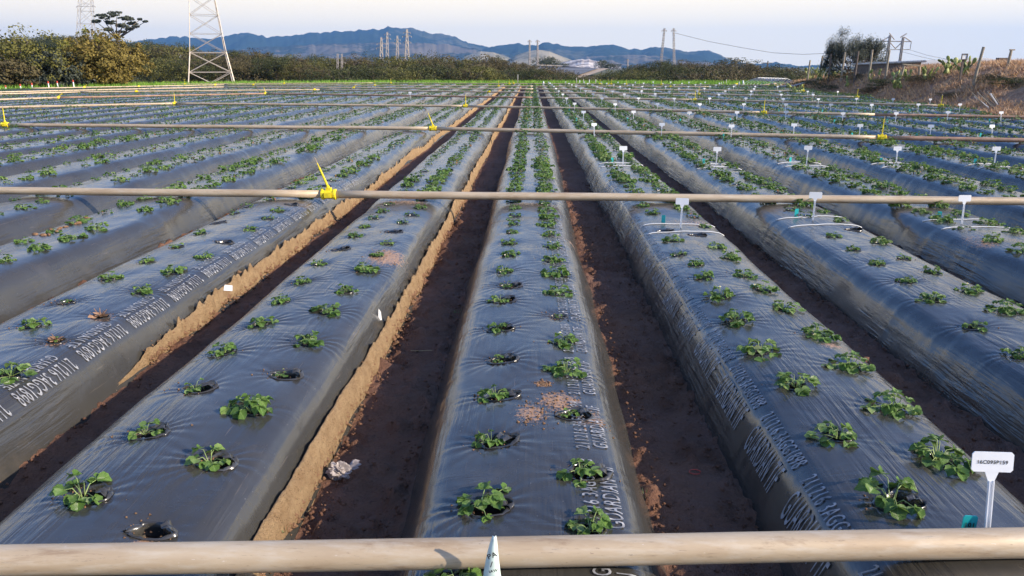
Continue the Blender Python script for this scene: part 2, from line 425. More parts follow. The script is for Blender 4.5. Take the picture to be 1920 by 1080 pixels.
def bed_surface(i, u, y, holes=()):
    u = np.atleast_1d(np.asarray(u, float)); y = np.atleast_1d(np.asarray(y, float)) + 0*u
    z = bed_base(i, u, y); e = .01
    cx, wd = bed_wob(i, y)
    s = (bed_base(i, u+e, y)-bed_base(i, u-e, y))/(2*e); l = np.hypot(1, s)
    d = bed_disp(i, u, y, holes)
    return u + cx - s/l*d, y, z + 1/l*d

DEF = {}   # explicit plants near the camera: bed -> [(px, py, size, kind)]; kind p plant, h empty hole, d dead stub, H plant in a wide hole
DEF[0] = [(903,950,1.35,'H'),(922,828,.8,'H'),(930,740,.9,'H'),(935,673,.5,'H'),(932,614,.85,'H'),(938,562,.8,'H'),(950,534,.6,'H'),(945,507,.9,'p'),(953,478,.95,'p'),(956,456,.9,'p'),(960,435,.8,'p'),(963,419,.8,'p'),(965,404,.8,'p'),(966,389,.9,'p'),
          (1108,992,1.1,'p'),(1090,888,1.1,'H'),(1068,777,.5,'H'),(1062,697,1.25,'p'),(1058,642,1.05,'p'),(1047,591,.5,'d'),(1047,546,1.15,'p'),(1045,512,1.35,'p'),(1036,488,1.1,'p'),(1037,462,1.0,'p'),(1030,440,1.0,'p'),(1027,422,1.2,'p'),(1026,408,1.3,'p'),(1023,394,1.2,'p')]
DEF[-1] = [(285,990,0,'h'),(393,864,1.15,'H'),(472,770,1.45,'p'),(528,702,.4,'H'),(578,643,1.1,'p'),(615,588,1.15,'p'),(648,549,.95,'p'),(684,510,1.1,'p'),(706,482,.8,'p'),(724,459,.75,'p'),(738,435,0,'h'),(753,417,.7,'p'),(772,401,.8,'p'),
           (155,932,1.35,'H'),(272,815,.9,'H'),(366,730,.7,'H'),(420,661,1.1,'p'),(486,608,1.0,'p'),(527,567,.9,'p'),(569,530,.8,'p'),(600,497,.75,'p'),(640,470,0,'h'),(664,444,.9,'p'),(684,424,.8,'p'),(700,408,.8,'p'),(716,394,.9,'p')]
DEF[-2] = [(20,700,1.2,'p'),(105,638,.5,'d'),(188,592,.6,'d'),(268,546,.95,'p'),(327,512,1.1,'p'),(380,483,.95,'p'),(422,455,0,'h'),(470,430,.9,'p'),(502,411,.8,'p'),(524,397,.9,'p'),
           (58,610,1.0,'p'),(125,567,.4,'d'),(205,523,.95,'p'),(277,492,.85,'p'),(333,464,.8,'p'),(376,439,.8,'p'),(408,418,0,'h'),(440,399,.8,'p'),(466,387,.8,'p')]
DEF[1] = [(1672,942,1.6,'H'),(1572,822,1.15,'p'),(1492,728,1.25,'p'),(1425,662,1.3,'p'),(1380,604,1.3,'p'),(1350,561,1.2,'p'),(1320,524,1.05,'p'),(1305,499,.9,'p'),(1272,477,.7,'p'),(1262,450,1.15,'p'),(1246,432,0,'h'),(1226,399,1.0,'p'),
          (1758,862,1.45,'p'),(1674,772,1.35,'p'),(1594,693,1.3,'p'),(1532,632,1.25,'p'),(1470,582,1.1,'p'),(1430,546,1.1,'p'),(1395,519,1.0,'p'),(1370,485,1.15,'p'),(1345,464,1.0,'p'),(1308,440,0,'h'),(1320,422,.8,'p'),(1302,404,.8,'p')]
DEF[2] = [(1915,662,.9,'p'),(1828,609,.9,'p'),(1750,559,1.0,'p'),(1700,524,.95,'p'),(1645,492,.9,'p'),(1602,467,.7,'p'),(1560,442,.9,'p'),(1512,407,.8,'p'),(1484,394,.8,'p'),
          (1888,583,1.3,'p'),(1820,543,1.05,'p'),(1750,507,.95,'p'),(1695,482,.7,'p'),(1650,454,1.05,'p'),(1600,430,0,'h'),(1574,415,.95,'p'),(1545,398,.9,'p')]
plants = []     # (bed, u, y, size, kind)
for b, L in DEF.items():
    for px, py, s, k in L:
        p = on_plane(px, py, -.005); u = max(-.24, min(.24, p.x - b*PITCH - float(bed_wob(b, p.y)[0])))
        plants.append((b, u, p.y, s, k))
BEDS = [b for b in range(-31, 14) if near_start(b) < far_end(b)-2]
for b in BEDS:
    y0, y1 = near_start(b), far_end(b)
    for side in (-1, 1):
        if b in DEF: y = max(y for (bb, u, y, s, k) in plants if bb == b and (u-0)*side > 0) + .36; ext = on_plane(960, 1130).y
        else: y = max(y0 + .4, 1.5)
        lush = 1.0 if b < 0 else 1.12
        while y < y1 - .3:
            r = rng.random()
            dens = .9 + .25*float(vn(y*.12+b*3.1, b*1.0, 77)) + .1*min(1, y/25)
            if r > .05:
                s = (.66 + .62*rng.random())*dens*lush*(1.0+.22*float(sstep(6.5, 8.5, y)))
                if b in (-1, -2) and side < 0 and y < 14: s *= .85
                k = 'p'
                plants.append((b, side*.155+rng.normal(0, .012), y, s, k))
            elif r > .03 and y < 14: plants.append((b, side*.155, y, .4, 'd'))
            elif y < 14: plants.append((b, side*.155, y, 0, 'h'))
            y += .365 + rng.normal(0, .025)
# one more pair under the near pipe
p = on_plane(858, 1085, 0); plants.append((0, p.x, p.y, 1.0, 'p'))

# dirt spots on the film: (bed, u, y, radius, strength)
def spot(px, py, b, ru, ry, st):
    p = on_plane(px, py, 0); return (b, p.x-b*PITCH, p.y, ru, ry, st)
SPOTS = [spot(1000, 775, 0, .07, .10, .62), spot(1050, 750, 0, .09, .09, .66), spot(1115, 782, 0, .05, .08, .60), spot(1022, 718, 0, .035, .03, .95), spot(850, 512, 0, .06, .07, .6),
         spot(720, 482, -1, .13, .22, .72), spot(1565, 650, 1, .07, .05, .55), spot(285, 1012, -1, .05, .03, .8), spot(188, 592, -2, .07, .09, .5), spot(100, 640, -2, .06, .08, .5), spot(1085, 442, 0, .10, .06, .6),
         spot(640, 372, -1, .3, .25, .5), spot(1300, 415, 1, .25, .2, .45), spot(760, 376, -1, .3, .2, .55), spot(1000, 380, 0, .3, .2, .42)]
bed_name = {}
_ORD = ['zeroth','first','second','third','fourth','fifth','sixth','seventh','eighth','ninth','tenth','eleventh','twelfth','thirteenth','fourteenth','fifteenth','sixteenth','seventeenth','eighteenth','nineteenth','twentieth']
_TENS = {2: 'twenty', 3: 'thirty', 4: 'forty', 5: 'fifty'}
def ordinal(n):
    if n <= 20: return _ORD[n]
    return {30: 'thirtieth', 40: 'fortieth'}[n] if n % 10 == 0 else _TENS[n//10]+'-'+_ORD[n % 10]
for b in BEDS:
    bed_name[b] = 'central bed' if b == 0 else (ordinal(b)+' bed toward the bank' if b > 0 else ordinal(-b)+' bed toward the willows')
def hole_list(b):
    return [(u, y, s, (abs(math.sin(y*37.1+u*11)) % 1)) for (bb, u, y, s, k) in plants if bb == b and y < 9.5]
def hole_size(k, s): return {'H': (.068, .046), 'h': (.068, .034), 'd': (.045, .032), 'p': (.042, .030)}[k]
bed_obj = {}; HOLES = {}
for b in BEDS:
    ys0, ye = near_start(b), far_end(b)
    near = abs(b) <= 2
    if near: ys = np.concatenate([np.arange(ys0, 1.0, .05), np.arange(1.0, 4.8, .0085), np.arange(4.8, 9.5, .017), np.arange(9.5, 18, .05), np.arange(18, ye, .3)]); nu = 104
    elif abs(b) <= 5: ys = np.concatenate([np.arange(ys0, 14, .028), np.arange(14, 24, .06), np.arange(24, ye, .3)]); nu = 56
    elif abs(b) <= 12: ys = np.concatenate([np.arange(ys0, 26, .06), np.arange(max(26, ys0), ye, .2)]); nu = 36
    else: ys = np.arange(ys0, ye, .16); nu = 30
    ys = np.append(ys, ye)
    t = np.linspace(-1, 1, nu)
    pl = np.concatenate([[0], np.cumsum(np.hypot(np.diff(PU), np.diff(PZ)))])
    tt = np.abs(t)*pl[-1]; us = np.sign(t)*np.interp(tt, pl, PU)
    U, Y = np.meshgrid(us, ys)
    holes = hole_list(b) if near else []
    HOLES[b] = holes
    x, y, z = bed_surface(b, U.ravel(), Y.ravel(), holes)
    endd = np.minimum(sstep(ys0-.01, ys0+.35, y), 1-sstep(ye-.35, ye+.01, y))
    z = z*endd + (FUR-.02)*(1-endd)
    idx = np.arange(U.size).reshape(U.shape)
    Fc = np.stack([idx[:-1, :-1], idx[:-1, 1:], idx[1:, 1:], idx[1:, :-1]], -1).reshape(-1, 4)
    dirt = np.zeros(U.size); uf = U.ravel(); yf = Y.ravel()
    for (bb, su, sy, ru, ry, st) in SPOTS:
        if bb == b: dirt = np.maximum(dirt, st*np.exp(-(((uf-su)/ru)**2+((yf-sy)/ry)**2)**1.2*.7))
    if near or abs(b) <= 6:   # soil thrown up at the foot of the film and random dust where the pipe lies
        dirt = np.maximum(dirt, .3*sstep(.385, .45, np.abs(uf))*fbm(uf*4, yf*2, 5, 2)*1.2)
        dirt = np.maximum(dirt, sstep(.78, .9, fbm(uf*2+b*9, yf*.9, 19, 3))*.5*(not near))
    keep = np.ones(len(Fc), bool)
    if near:
        cu = uf[Fc].mean(1); cy = yf[Fc].mean(1)
        for (bb, u, py_, s, k) in plants:
            if bb == b and py_ < 9.5:
                a, c = hole_size(k, s)
                off = .02 if k == 'H' else 0
                keep &= ((cu-u-off)/a)**2 + ((cy-py_)/c)**2 > .80
        Fc = Fc[keep]; used, inv = np.unique(Fc, return_inverse=True); Fc = inv.reshape(-1, 4); x, y, z, dirt = x[used], y[used], z[used], dirt[used]
    me = raw_mesh('plastic_mulch_bed', np.stack([x, y, z], -1), Fc, M_film, True, attr={'dirt': dirt})
    o = link('plastic_mulch_bed', me, None, (b*PITCH, 0, 0))
    if b == 0: lab = 'film covered planting bed straight ahead of the camera, pale print on one shoulder'
    else: lab = 'long film covered planting bed, ' + ('the %s one from the central bed toward the %s' % (ordinal(abs(b)), 'dry bank' if b > 0 else 'willows'))
    tag(o, lab, 'planting bed', 'plastic covered strawberry beds')
    bed_obj[b] = o

# planting holes: torn film rims round a bowl of dark soil
def make_hole(b, u, y, s, k, seed):
    rr = random.Random(seed); a, c = hole_size(k, s); off = .02 if k == 'H' else 0
    u = u+off; n = 26; V = []; Fc = []; mi = []
    wob = [rr.uniform(-.17, .12) + .10*math.sin(3*2*math.pi*j/n+seed) for j in range(n)]
    rings = [(1.12, .002), (1.03, .006), (.95, .0035), (.90, -.012), (.80, -.035)]
    for q, (rk, dz) in enumerate(rings):
        aa = np.array([2*math.pi*j/n for j in range(n)]); ww = np.array(wob)*(1 if q else .3)
        uu = u + np.cos(aa)*a*(rk+ww); yy = y + np.sin(aa)*c*(rk+ww)
        X, Yy, Z = bed_surface(b, uu, yy, HOLES[b])
        if q >= 2: Z = np.full(n, Z.mean())*.6+Z*.4
        curl = (.010 if k in 'Hh' else .004)*np.clip(np.cos(aa-.7)+.2*np.sin(3*aa+seed), 0, 1)
        for j in range(n): V.append((X[j], Yy[j], Z[j]+dz+(curl[j] if q in (1, 2) else 0)))
    for q in range(len(rings)-1):
        for j in range(n): Fc.append((q*n+j, q*n+(j+1) % n, (q+1)*n+(j+1) % n, (q+1)*n+j)); mi.append(0)
    base = len(V); zc = float(np.mean([v[2] for v in V[-n:]]))
    cx = float(np.mean([v[0] for v in V[-n:]]))
    for q, (rk, dz) in enumerate([(.97, .01), (.6, -.004), (.25, .0)]):
        for j in range(n):
            an = 2*math.pi*j/n
            V.append((cx+math.cos(an)*a*rk, y+math.sin(an)*c*rk, zc+dz+rr.uniform(-.004, .006)))
    V.append((cx, y, zc+.002))
    for q in range(2):
        for j in range(n): Fc.append((base+q*n+j, base+q*n+(j+1) % n, base+(q+1)*n+(j+1) % n, base+(q+1)*n+j)); mi.append(1)
    for j in range(n): Fc.append((base+2*n+j, base+2*n+(j+1) % n, base+3*n)); mi.append(1)
    if k in 'Hh':    # a torn flap standing up at one end and folded over
        an0 = rr.choice([.2, .5, .9]); w0 = .034; m = 7
        bx, by = cx+math.cos(an0)*a*.92, y+math.sin(an0)*c*.92
        tx, ty = -math.sin(an0), math.cos(an0)
        b0 = len(V); hgt = rr.uniform(.016, .026); fold = rr.uniform(.02, .035)
        for r_ in range(4):
            q = r_/3.0
            for j in range(m):
                t_ = (j/(m-1)-.5)*2
                ww = w0*(1-.45*q)
                inx = -math.cos(an0)*fold*q*q*1.5; iny = -math.sin(an0)*fold*q*q*1.5
                V.append((bx+tx*t_*ww+inx, by+ty*t_*ww*.9+iny, zc+.035+hgt*math.sin(q*2.2)+.005*math.sin(t_*5+q*3+seed)+rr.uniform(-.002, .002)))
        for r_ in range(3):
            for j in range(m-1): Fc.append((b0+r_*m+j, b0+r_*m+j+1, b0+(r_+1)*m+j+1, b0+(r_+1)*m+j)); mi.append(0)
    me = raw_mesh('planting_hole', V, Fc, [M_film, M_hole], True, mi, attr={'dirt': np.zeros(len(V))})
    return link('planting_hole', me, bed_obj[b])
nh = {b: 0 for b in BEDS}
for q, (b, u, y, s, k) in enumerate(plants):
    if abs(b) <= 2 and 0 < y < 9.5 and nh[b] < 100: make_hole(b, u, y, s, k, q); nh[b] += 1

# print on the film
def text_mesh(txt, size=1.0, bold=0):
    cu = bpy.data.curves.new('t', 'FONT'); cu.body = txt; cu.size = size; cu.resolution_u = 3; cu.offset = bold; cu.space_character = 1.12
    o = bpy.data.objects.new('t', cu); C.objects.link(o)
    dg = bpy.context.evaluated_depsgraph_get(); me = o.evaluated_get(dg).to_mesh()
    V = np.array([v.co[:] for v in me.vertices]); Fc = [tuple(p.vertices) for p in me.polygons]
    o.evaluated_get(dg).to_mesh_clear(); bpy.data.objects.remove(o); bpy.data.curves.remove(cu)
    return V, Fc
_dummy = 0
def fine_text(txt):
    V, Fc = text_mesh(txt, 1.0, .004); me = bpy.data.meshes.new('t'); me.from_pydata(V.tolist(), [], Fc)
    bm = bmesh.new(); bm.from_mesh(me); bmesh.ops.triangulate(bm, faces=bm.faces[:])
    for _ in range(3):
        L = [e for e in bm.edges if e.calc_length() > .16]
        if L: bmesh.ops.subdivide_edges(bm, edges=L, cuts=1); bmesh.ops.triangulate(bm, faces=bm.faces[:])
    V = np.array([v.co[:] for v in bm.verts]); bm.verts.index_update(); Fc = [tuple(v.index for v in f.verts) for f in bm.faces]
    bm.free(); bpy.data.meshes.remove(me); return V, Fc
TA = fine_text('GUARDIAN TIF'); TB = fine_text('211216 3AGG1898')
def lettering(b, uA, uB, direction, y0, y1, per=.46, hA=.050, hB=.048, lA=.345, lB=.39, shift=-.02):
    y = y0; n = 0
    while y < y1:
        V = []; Fc = []
        for (T, u0, h, ln, sh) in ((TA, uA, hA, lA, 0), (TB, uB, hB, lB, shift)):
            P, Q = T; w_ = P[:, 0].max(); hh = P[:, 1].max()
            al = P[:, 0]/w_*ln; ac = P[:, 1]/hh*h
            if direction > 0: yy = y + al + sh; uu = u0 - ac       # reads away from the camera
            else: yy = y - al - sh; uu = u0 + ac                   # reads toward the camera
            e = .004
            X, Yy, Z = bed_surface(b, uu, yy, HOLES[b])
            sl = (bed_base(b, uu+e, yy)-bed_base(b, uu-e, yy))/(2*e); l = np.hypot(1, sl)
            lift = .0042
            base = len(V); V += list(zip(X-sl/l*lift, Yy, Z+lift/l)); Fc += [tuple(i+base for i in f) for f in Q]
        y += per; n += 1
        link('printed_lettering', raw_mesh('printed_lettering', V, Fc, M_ink_w), bed_obj[b])
lettering(0, .275, .212, 1, .93, 9.0)
lettering(1, -.378, -.318, -1, 1.25, 9.0)
lettering(-2, .235, .30, -1, 2.2, 9.2, hA=.050, hB=.050)

# sandy soil shoved up against two beds
def soil_ridge(b, ya, yb, lab, slim=1.0):
    ys = np.concatenate([np.arange(ya, 7, .012), np.arange(max(7, ya), 16, .03), np.arange(16, yb, .1)]); q = np.linspace(0, 1, 26)
    Q, Y = np.meshgrid(q, ys)
    grow = sstep(ya, ya+.5, Y)*(1-sstep(yb-1, yb, Y))
    wv = .35+1.0*fbm(Y*.9, Y*0+b, 23, 3)
    u0 = .395 - .022*wv - .004*(fbm(Y*5, Y*0+b, 87, 2)-.5)*2; u1 = .425 + .035*wv*(.6+.6*vn(Y*3, Y*0, 29))
    um = (u0+u1)/2+.01; k_ = slim*(.15+.85*sstep(ya, ya+1.2, Y)); um = um-.012; u0 = um+(u0-um)*k_; u1 = um+(u1-um)*k_
    U = u0 + (u1-u0)*Q
    cx, wd = bed_wob(b, Y)
    Zb = np.interp(U/wd, PU, PZ)
    prof = np.sin(np.pi*np.clip(Q, 0, 1))**.6
    Z = Zb + (.031+.014*wv)*prof*grow*1.0 - .02*(1-grow) - .02*(Q < .01)
    rough_ = (fbm(U*40, Y*40, 31, 3)-.5)*.020 + (np.clip(fbm(U*17, Y*17, 37, 2)-.42, 0, 1)*.13-.012)*(.25+.75*sstep(2.4, 4.0, Y))
    Z = Z + rough_*prof*grow
    U = U + (fbm(U*20+9, Y*20, 33, 2)-.5)*.007*prof
    Z = np.where(Q > .97, np.minimum(Z, FUR-.03), Z)
    idx = np.arange(U.size).reshape(U.shape)
    Fc = np.stack([idx[:-1, :-1], idx[:-1, 1:], idx[1:, 1:], idx[1:, :-1]], -1).reshape(-1, 4)
    me = raw_mesh('soil_ridge', np.stack([U+cx, Y, Z], -1).reshape(-1, 3), Fc, M_tan, True)
    tag(link('soil_ridge', me, None, (b*PITCH+.012, 0, 0)), lab, None, None, 'structure')
soil_ridge(-1, .9, 58, 'crumbly sunlit sandy soil heaped along the first bed toward the willows', .50)
soil_ridge(-2, 3.3, 58, 'orange sunlit soil heaped along the second bed toward the willows', .42)

# ------------------------------------------------------------------ strawberry plants
def leaflet(L, W, nt_=7, ns=4, cup=.25, droop=.3, teeth=True, rr=None):
    """rows along, columns across; returns V, F, UV with base at the origin pointing +X"""
    V = []; UV = []
    for i in range(nt_+1):
        t = i/nt_
        w_ = W*.5*(math.sin(math.pi*min(1, (t*.93+.05))**.78))**.62 if 0 < t < 1 else W*.06
        if teeth and 0 < t: w_ *= 1+.10*(1 if i % 2 else -.6)
        for j in range(-ns//2, ns//2+1):
            s = j/(ns/2)
            tx = t + (.06*abs(s) if t > .85 else 0)*-1
            V.append((L*tx, w_*s, cup*W*(s*s)*.5*math.sin(math.pi*t*.8+.3) - droop*L*t*t*.6))
            UV.append((.5+.5*s*.9, t))
    m = ns+1
    Fc = [(i*m+j, (i+1)*m+j, (i+1)*m+j+1, i*m+j+1) for i in range(nt_) for j in range(ns)]
    return np.array(V), Fc, UV
def plant_mesh(seed, n_leaf, lod=0, young=False):
    """returns (leaves mesh data, stems mesh data) as raw arrays"""
    rr = random.Random(seed); V = []; Fc = []; UV = []; st = MB()
    for q in range(n_leaf):
        az = q*2.399 + rr.uniform(-.4, .4); inner = q/max(1, n_leaf-1)
        reach = (.078 if not young else .06)*(1-.55*inner)*rr.uniform(.6, 1.35); hgt = (.016+.030*inner)*rr.uniform(.5, 1.5)
        cx = Vector((math.cos(az), math.sin(az), 0))
        tip = cx*reach + Vector((0, 0, hgt))
        if lod == 0:
            mid = cx*reach*.5 + Vector((0, 0, hgt*.95+.004))
            st.tube([cx*.006, mid, tip], [.0019, .0016, .0013], 4, 0, False)
        Lf = rr.uniform(.030, .054)*(1-.25*inner)
        tilt = rr.uniform(.05, .75)*(1-.3*inner) - .12
        for k, da in enumerate((0, 1.25, -1.25)):
            ll = Lf*(1.0 if k == 0 else .88)
            if lod == 0: v, f, uv = leaflet(ll, ll*.95, 7, 4, rr.uniform(.1, .7), rr.uniform(.1, .8))
            elif lod == 1: v, f, uv = leaflet(ll*1.05, ll*.95, 3, 2, rr.uniform(.1, .6), rr.uniform(.1, .6), False)
            else: v, f, uv = leaflet(ll*1.25, ll*1.2, 2, 1 if False else 2, rr.uniform(.1, .6), rr.uniform(.1, .6), False)
            M = Matrix.Rotation(az+da*rr.uniform(.85, 1.1), 3, 'Z') @ Matrix.Rotation(tilt+rr.uniform(-.3, .3), 3, 'Y') @ Matrix.Rotation(rr.uniform(-.4, .4), 3, 'X')
            v = v @ np.array(M).T + np.array(tip)
            v[:, 2] = np.maximum(v[:, 2], .002+rr.uniform(0, .004))
            b0 = len(V); V += v.tolist(); Fc += [tuple(i+b0 for i in g) for g in f]; UV += uv
    return V, Fc, UV, st
VAR = []
for k in range(12):
    V, Fc, UV, st = plant_mesh(100+k, [5, 6, 8, 9, 11, 12, 13, 15, 16, 18, 14, 16][k], 0)
    if k % 4 == 1:      # open white flower on a stalk
        a = random.Random(k).uniform(0, 6.3); c_ = Vector((math.cos(a)*.07, math.sin(a)*.07, .05))
        fl = MB()
        for j in range(5):
            an = j*2*math.pi/5; d = Vector((math.cos(an), math.sin(an), .15)); e = Vector((-math.sin(an), math.cos(an), 0))
            fl.add([c_, c_+d*.006+e*.005, c_+d*.013, c_+d*.006-e*.005], [(0, 1, 2, 3)])
        fl.tube([c_+Vector((0, 0, -.001)), c_+Vector((0, 0, .005))], [.004, .003], 6, 1)
        fl = fl.mesh('flower', [M_petal, M_yellow]); st.tube([(0, 0, 0), tuple(c_*.6+Vector((0, 0, .02))), tuple(c_)], .0014, 4, 0, False)
    else: fl = None
    VAR.append((raw_mesh('foliage', V, Fc, M_leaf, True, uv=UV), st.mesh('leaf_stems', M_stem, True), fl))
def dead_mesh(seed):
    rr = random.Random(seed); m = MB()
    for q in range(9):
        a = rr.uniform(0, 6.3); L = rr.uniform(.02, .05); p = Vector((rr.uniform(-.02, .02), rr.uniform(-.015, .015), 0)); d = Vector((math.cos(a), math.sin(a), rr.uniform(.05, .5)))
        e = Vector((-math.sin(a), math.cos(a), rr.uniform(-.3, .3)))*L*.3
        m.add([p, p+d*L*.5+e, p+d*L, p+d*L*.5-e+Vector((0, 0, .008))], [(0, 1, 2, 3)])
    for q in range(4):
        a = rr.uniform(0, 6.3); m.tube([(0, 0, 0), (math.cos(a)*.03, math.sin(a)*.03, rr.uniform(.01, .05))], .0016, 4)
    return m.mesh('withered_leaves', M_dead)
DEADS = [dead_mesh(q) for q in range(4)]

def in_view(p, margin=.02):
    v = p - CAM; fx = v.x*math.cos(YAW)+v.y*math.sin(YAW); fy = -v.x*math.sin(YAW)+v.y*math.cos(YAW)
    depth = fy*math.cos(TILT) - v.z*math.sin(TILT); up = fy*math.sin(TILT)+v.z*math.cos(TILT)
    if depth <= 0: return None
    px, py = 960+F*fx/depth, 540-F*up/depth
    if -40 < px < 1960 and -40 < py < 1100: return px, py, depth
    return None
cand = []
for q, (b, u, y, s, k) in enumerate(plants):
    if k == 'h' or s <= 0: continue
    X, Yy, Z = bed_surface(b, u, y); wp = Vector((float(X[0])+b*PITCH, y, float(Z[0])))
    iv = in_view(wp)
    d = iv[2] if iv else (wp-CAM).length*1.0
    cand.append((s/d if iv else (s/d*.0), q, wp, iv))
cand.sort(key=lambda c: -c[0])
solo = set(c[1] for c in cand[:296] if c[3])
PIPE_Y = [1.66, 7.3, 15.3, 24.0]
PNAME = ['closest pipe', 'second pipe', 'third pipe']
lab_count = {}
rank = {}
for c in cand:
    b, u, y, s, k = plants[c[1]]
    seg = sum(1 for py_ in PIPE_Y if y > py_)
    rank.setdefault((b, u > 0, seg), []).append((y, c[1]))
for v in rank.values(): v.sort()
order = {q: (key, n+1) for key, v in rank.items() for n, (y, q) in enumerate(v)}
protos = {}
_GROUP = 'strawberry plants set in the film'
for c in cand:
    if c[1] not in solo: continue
    b, u, y, s, k = plants[c[1]]; wp = c[2]; (key, n) = order[c[1]]
    seg = key[2]; row = 'bank-side' if u > 0 else 'willow-side'
    rz = random.uniform(0, 6.28)
    where = ('%s past the %s' % (ordinal(n), PNAME[seg-1])) if seg > 0 else 'just before the closest pipe'
    bn = 'central bed' if b == 0 else ('bed %s from centre toward the %s' % (ordinal(abs(b)), 'bank' if b > 0 else 'willows'))
    bn = 'central bed' if b == 0 else ('%s bed toward %s' % (ordinal(abs(b)), 'bank' if b > 0 else 'willows'))
    if k == 'd':
        t = thing('withered_strawberry_plant', 'withered brown plant, %s, %s row, %s' % (where, row, bn), 'plant', wp + Vector((0, 0, -.004)), rz, _GROUP)
        t.scale = (s*2,)*3; link('withered_leaves', DEADS[c[1] % 4], t)
        if c[1] % 2: lf = link('foliage', VAR[0][0], t); lf.scale = (.3, .3, .3); lf.location = (-.015, 0, 0)
        continue
    vi = min(11, max(0, int((s-.55)*10 + random.uniform(-1, 2)))) if s < 1.4 else random.choice([8, 9, 7])
    if k == 'H' and s < 1.0: vi = min(vi, 2)
    elif k == 'H': vi = 4 if s > 1.3 and b == 0 else 2
    size = 'tiny' if s < .7 else 'small' if s < .85 else 'low' if s < 1.0 else 'leafy' if s < 1.2 else 'bushy'
    lab = '%s strawberry plant, %s, %s row, %s' % (size, where, row, bn)
    fo, ste, fl = VAR[vi]
    t = thing('strawberry_plant', lab, 'plant', wp + Vector((0, 0, -.008)), rz, _GROUP)
    sc_ = .70*s + .06
    t.scale = (sc_*random.uniform(.94, 1.06), sc_*random.uniform(.94, 1.06), sc_*random.uniform(.85, 1.1))
    link('foliage', fo, t); link('leaf_stems', ste, t)
    if fl is not None and b >= 0: link('flower', fl, t)
# all the others, far smaller in the picture: one object
def merged(cands, lod, nvar):
    vs = []
    for k in range(nvar):
        V, Fc, UV, st = plant_mesh(500+k, (9 if lod == 1 else 6), lod); vs.append((np.array(V), np.array(Fc)))
    Vo = []; Fo = []; n = 0
    for (w_, q, wp, iv) in cands:
        b, u, y, s, k = plants[q]
        if k == 'd': s = .3
        V, Fc = vs[q % nvar]; a = random.uniform(0, 6.28); sc_ = (.70*s+.06)*(1.0 if s < .5 else 1.12 if b >= 0 else .95)
        ca, sa = math.cos(a)*sc_, math.sin(a)*sc_
        P = V @ np.array([[ca, sa, 0], [-sa, ca, 0], [0, 0, sc_*random.uniform(.9, 1.3)]]) + np.array(wp) - np.array([0, 0, .006])
        Vo.append(P); Fo.append(Fc+n); n += len(P)
    return np.concatenate(Vo), np.concatenate(Fo)
rest = [c for c in cand if c[1] not in solo]
near_r = [c for c in rest if c[2].y < 20]; far_r = [c for c in rest if c[2].y >= 20]
V1, F1 = merged(near_r, 1, 8); V2, F2 = merged(far_r, 2, 6)
me = raw_mesh('strawberry_foliage', np.concatenate([V1, V2]), np.concatenate([F1, F2+len(V1)]), M_leaf_far, True)
tag(link('strawberry_foliage', me), 'rows of countless small strawberry plants across the distant beds', 'plants', None, 'stuff')
print('plants', len(cand), 'solo', len(solo))
exec_marker = 1

# ------------------------------------------------------------------ irrigation pipes
def yellow_coupler(parent, p, d, kind, seed=0):
    """clamp sleeve round the pipe with an upright or leaning handle; kind: 'r' riser, 'l' lever, 'c' clamp only"""
    rr = random.Random(seed); m = MB(); p = Vector(p); d = Vector(d).normalized(); r = .038
    m.tube([p-d*.075, p-d*.07, p-d*.05, p-d*.048, p+d*.048, p+d*.05, p+d*.07, p+d*.075], [r+.006, r+.016, r+.016, r+.008, r+.008, r+.016, r+.016, r+.006], 16)
    m.box(p+Vector((0, -r-.008, 0)), (.07, .03, .05), math.atan2(d.y, d.x)); m.box(p+Vector((0, 0, r+.012)), (.05, .05, .03), math.atan2(d.y, d.x))
    c = m.build('coupler', [M_yellow], parent)
    h = MB(); top = p + Vector((0, 0, r+.02))
    if kind == 'r':
        lean = Vector((-.075+rr.uniform(-.02, .02), -.02, .25)) if seed % 3 else Vector((.01, 0, .30))
        h.tube([top-Vector((0, 0, .02)), top+lean*.08, top+lean*.12, top+lean*.8, top+lean*.84, top+lean], [.016, .018, .012, .009, .006, .005], 8)
        h.build('riser', [M_yellow], c)
        g = MB(); g.tube([top+lean, top+lean*1.22], [.005, .003], 6); g.build('riser_tip', [M_steel], c)
    elif kind == 't':
        h.tube([top, top+Vector((0, 0, .27))], .009, 8); h.build('riser', [M_yellow], c)
        g = MB(); g.tube([top+Vector((0, 0, .27)), top+Vector((0, 0, .31))], [.014, .009], 8); g.build('sprinkler_head', [M_steel], c)
    elif kind == 'l':
        h.bar(top, top+Vector((.17, .0, .10)), .028); h.build('lever', [M_yellow], c)
    return c
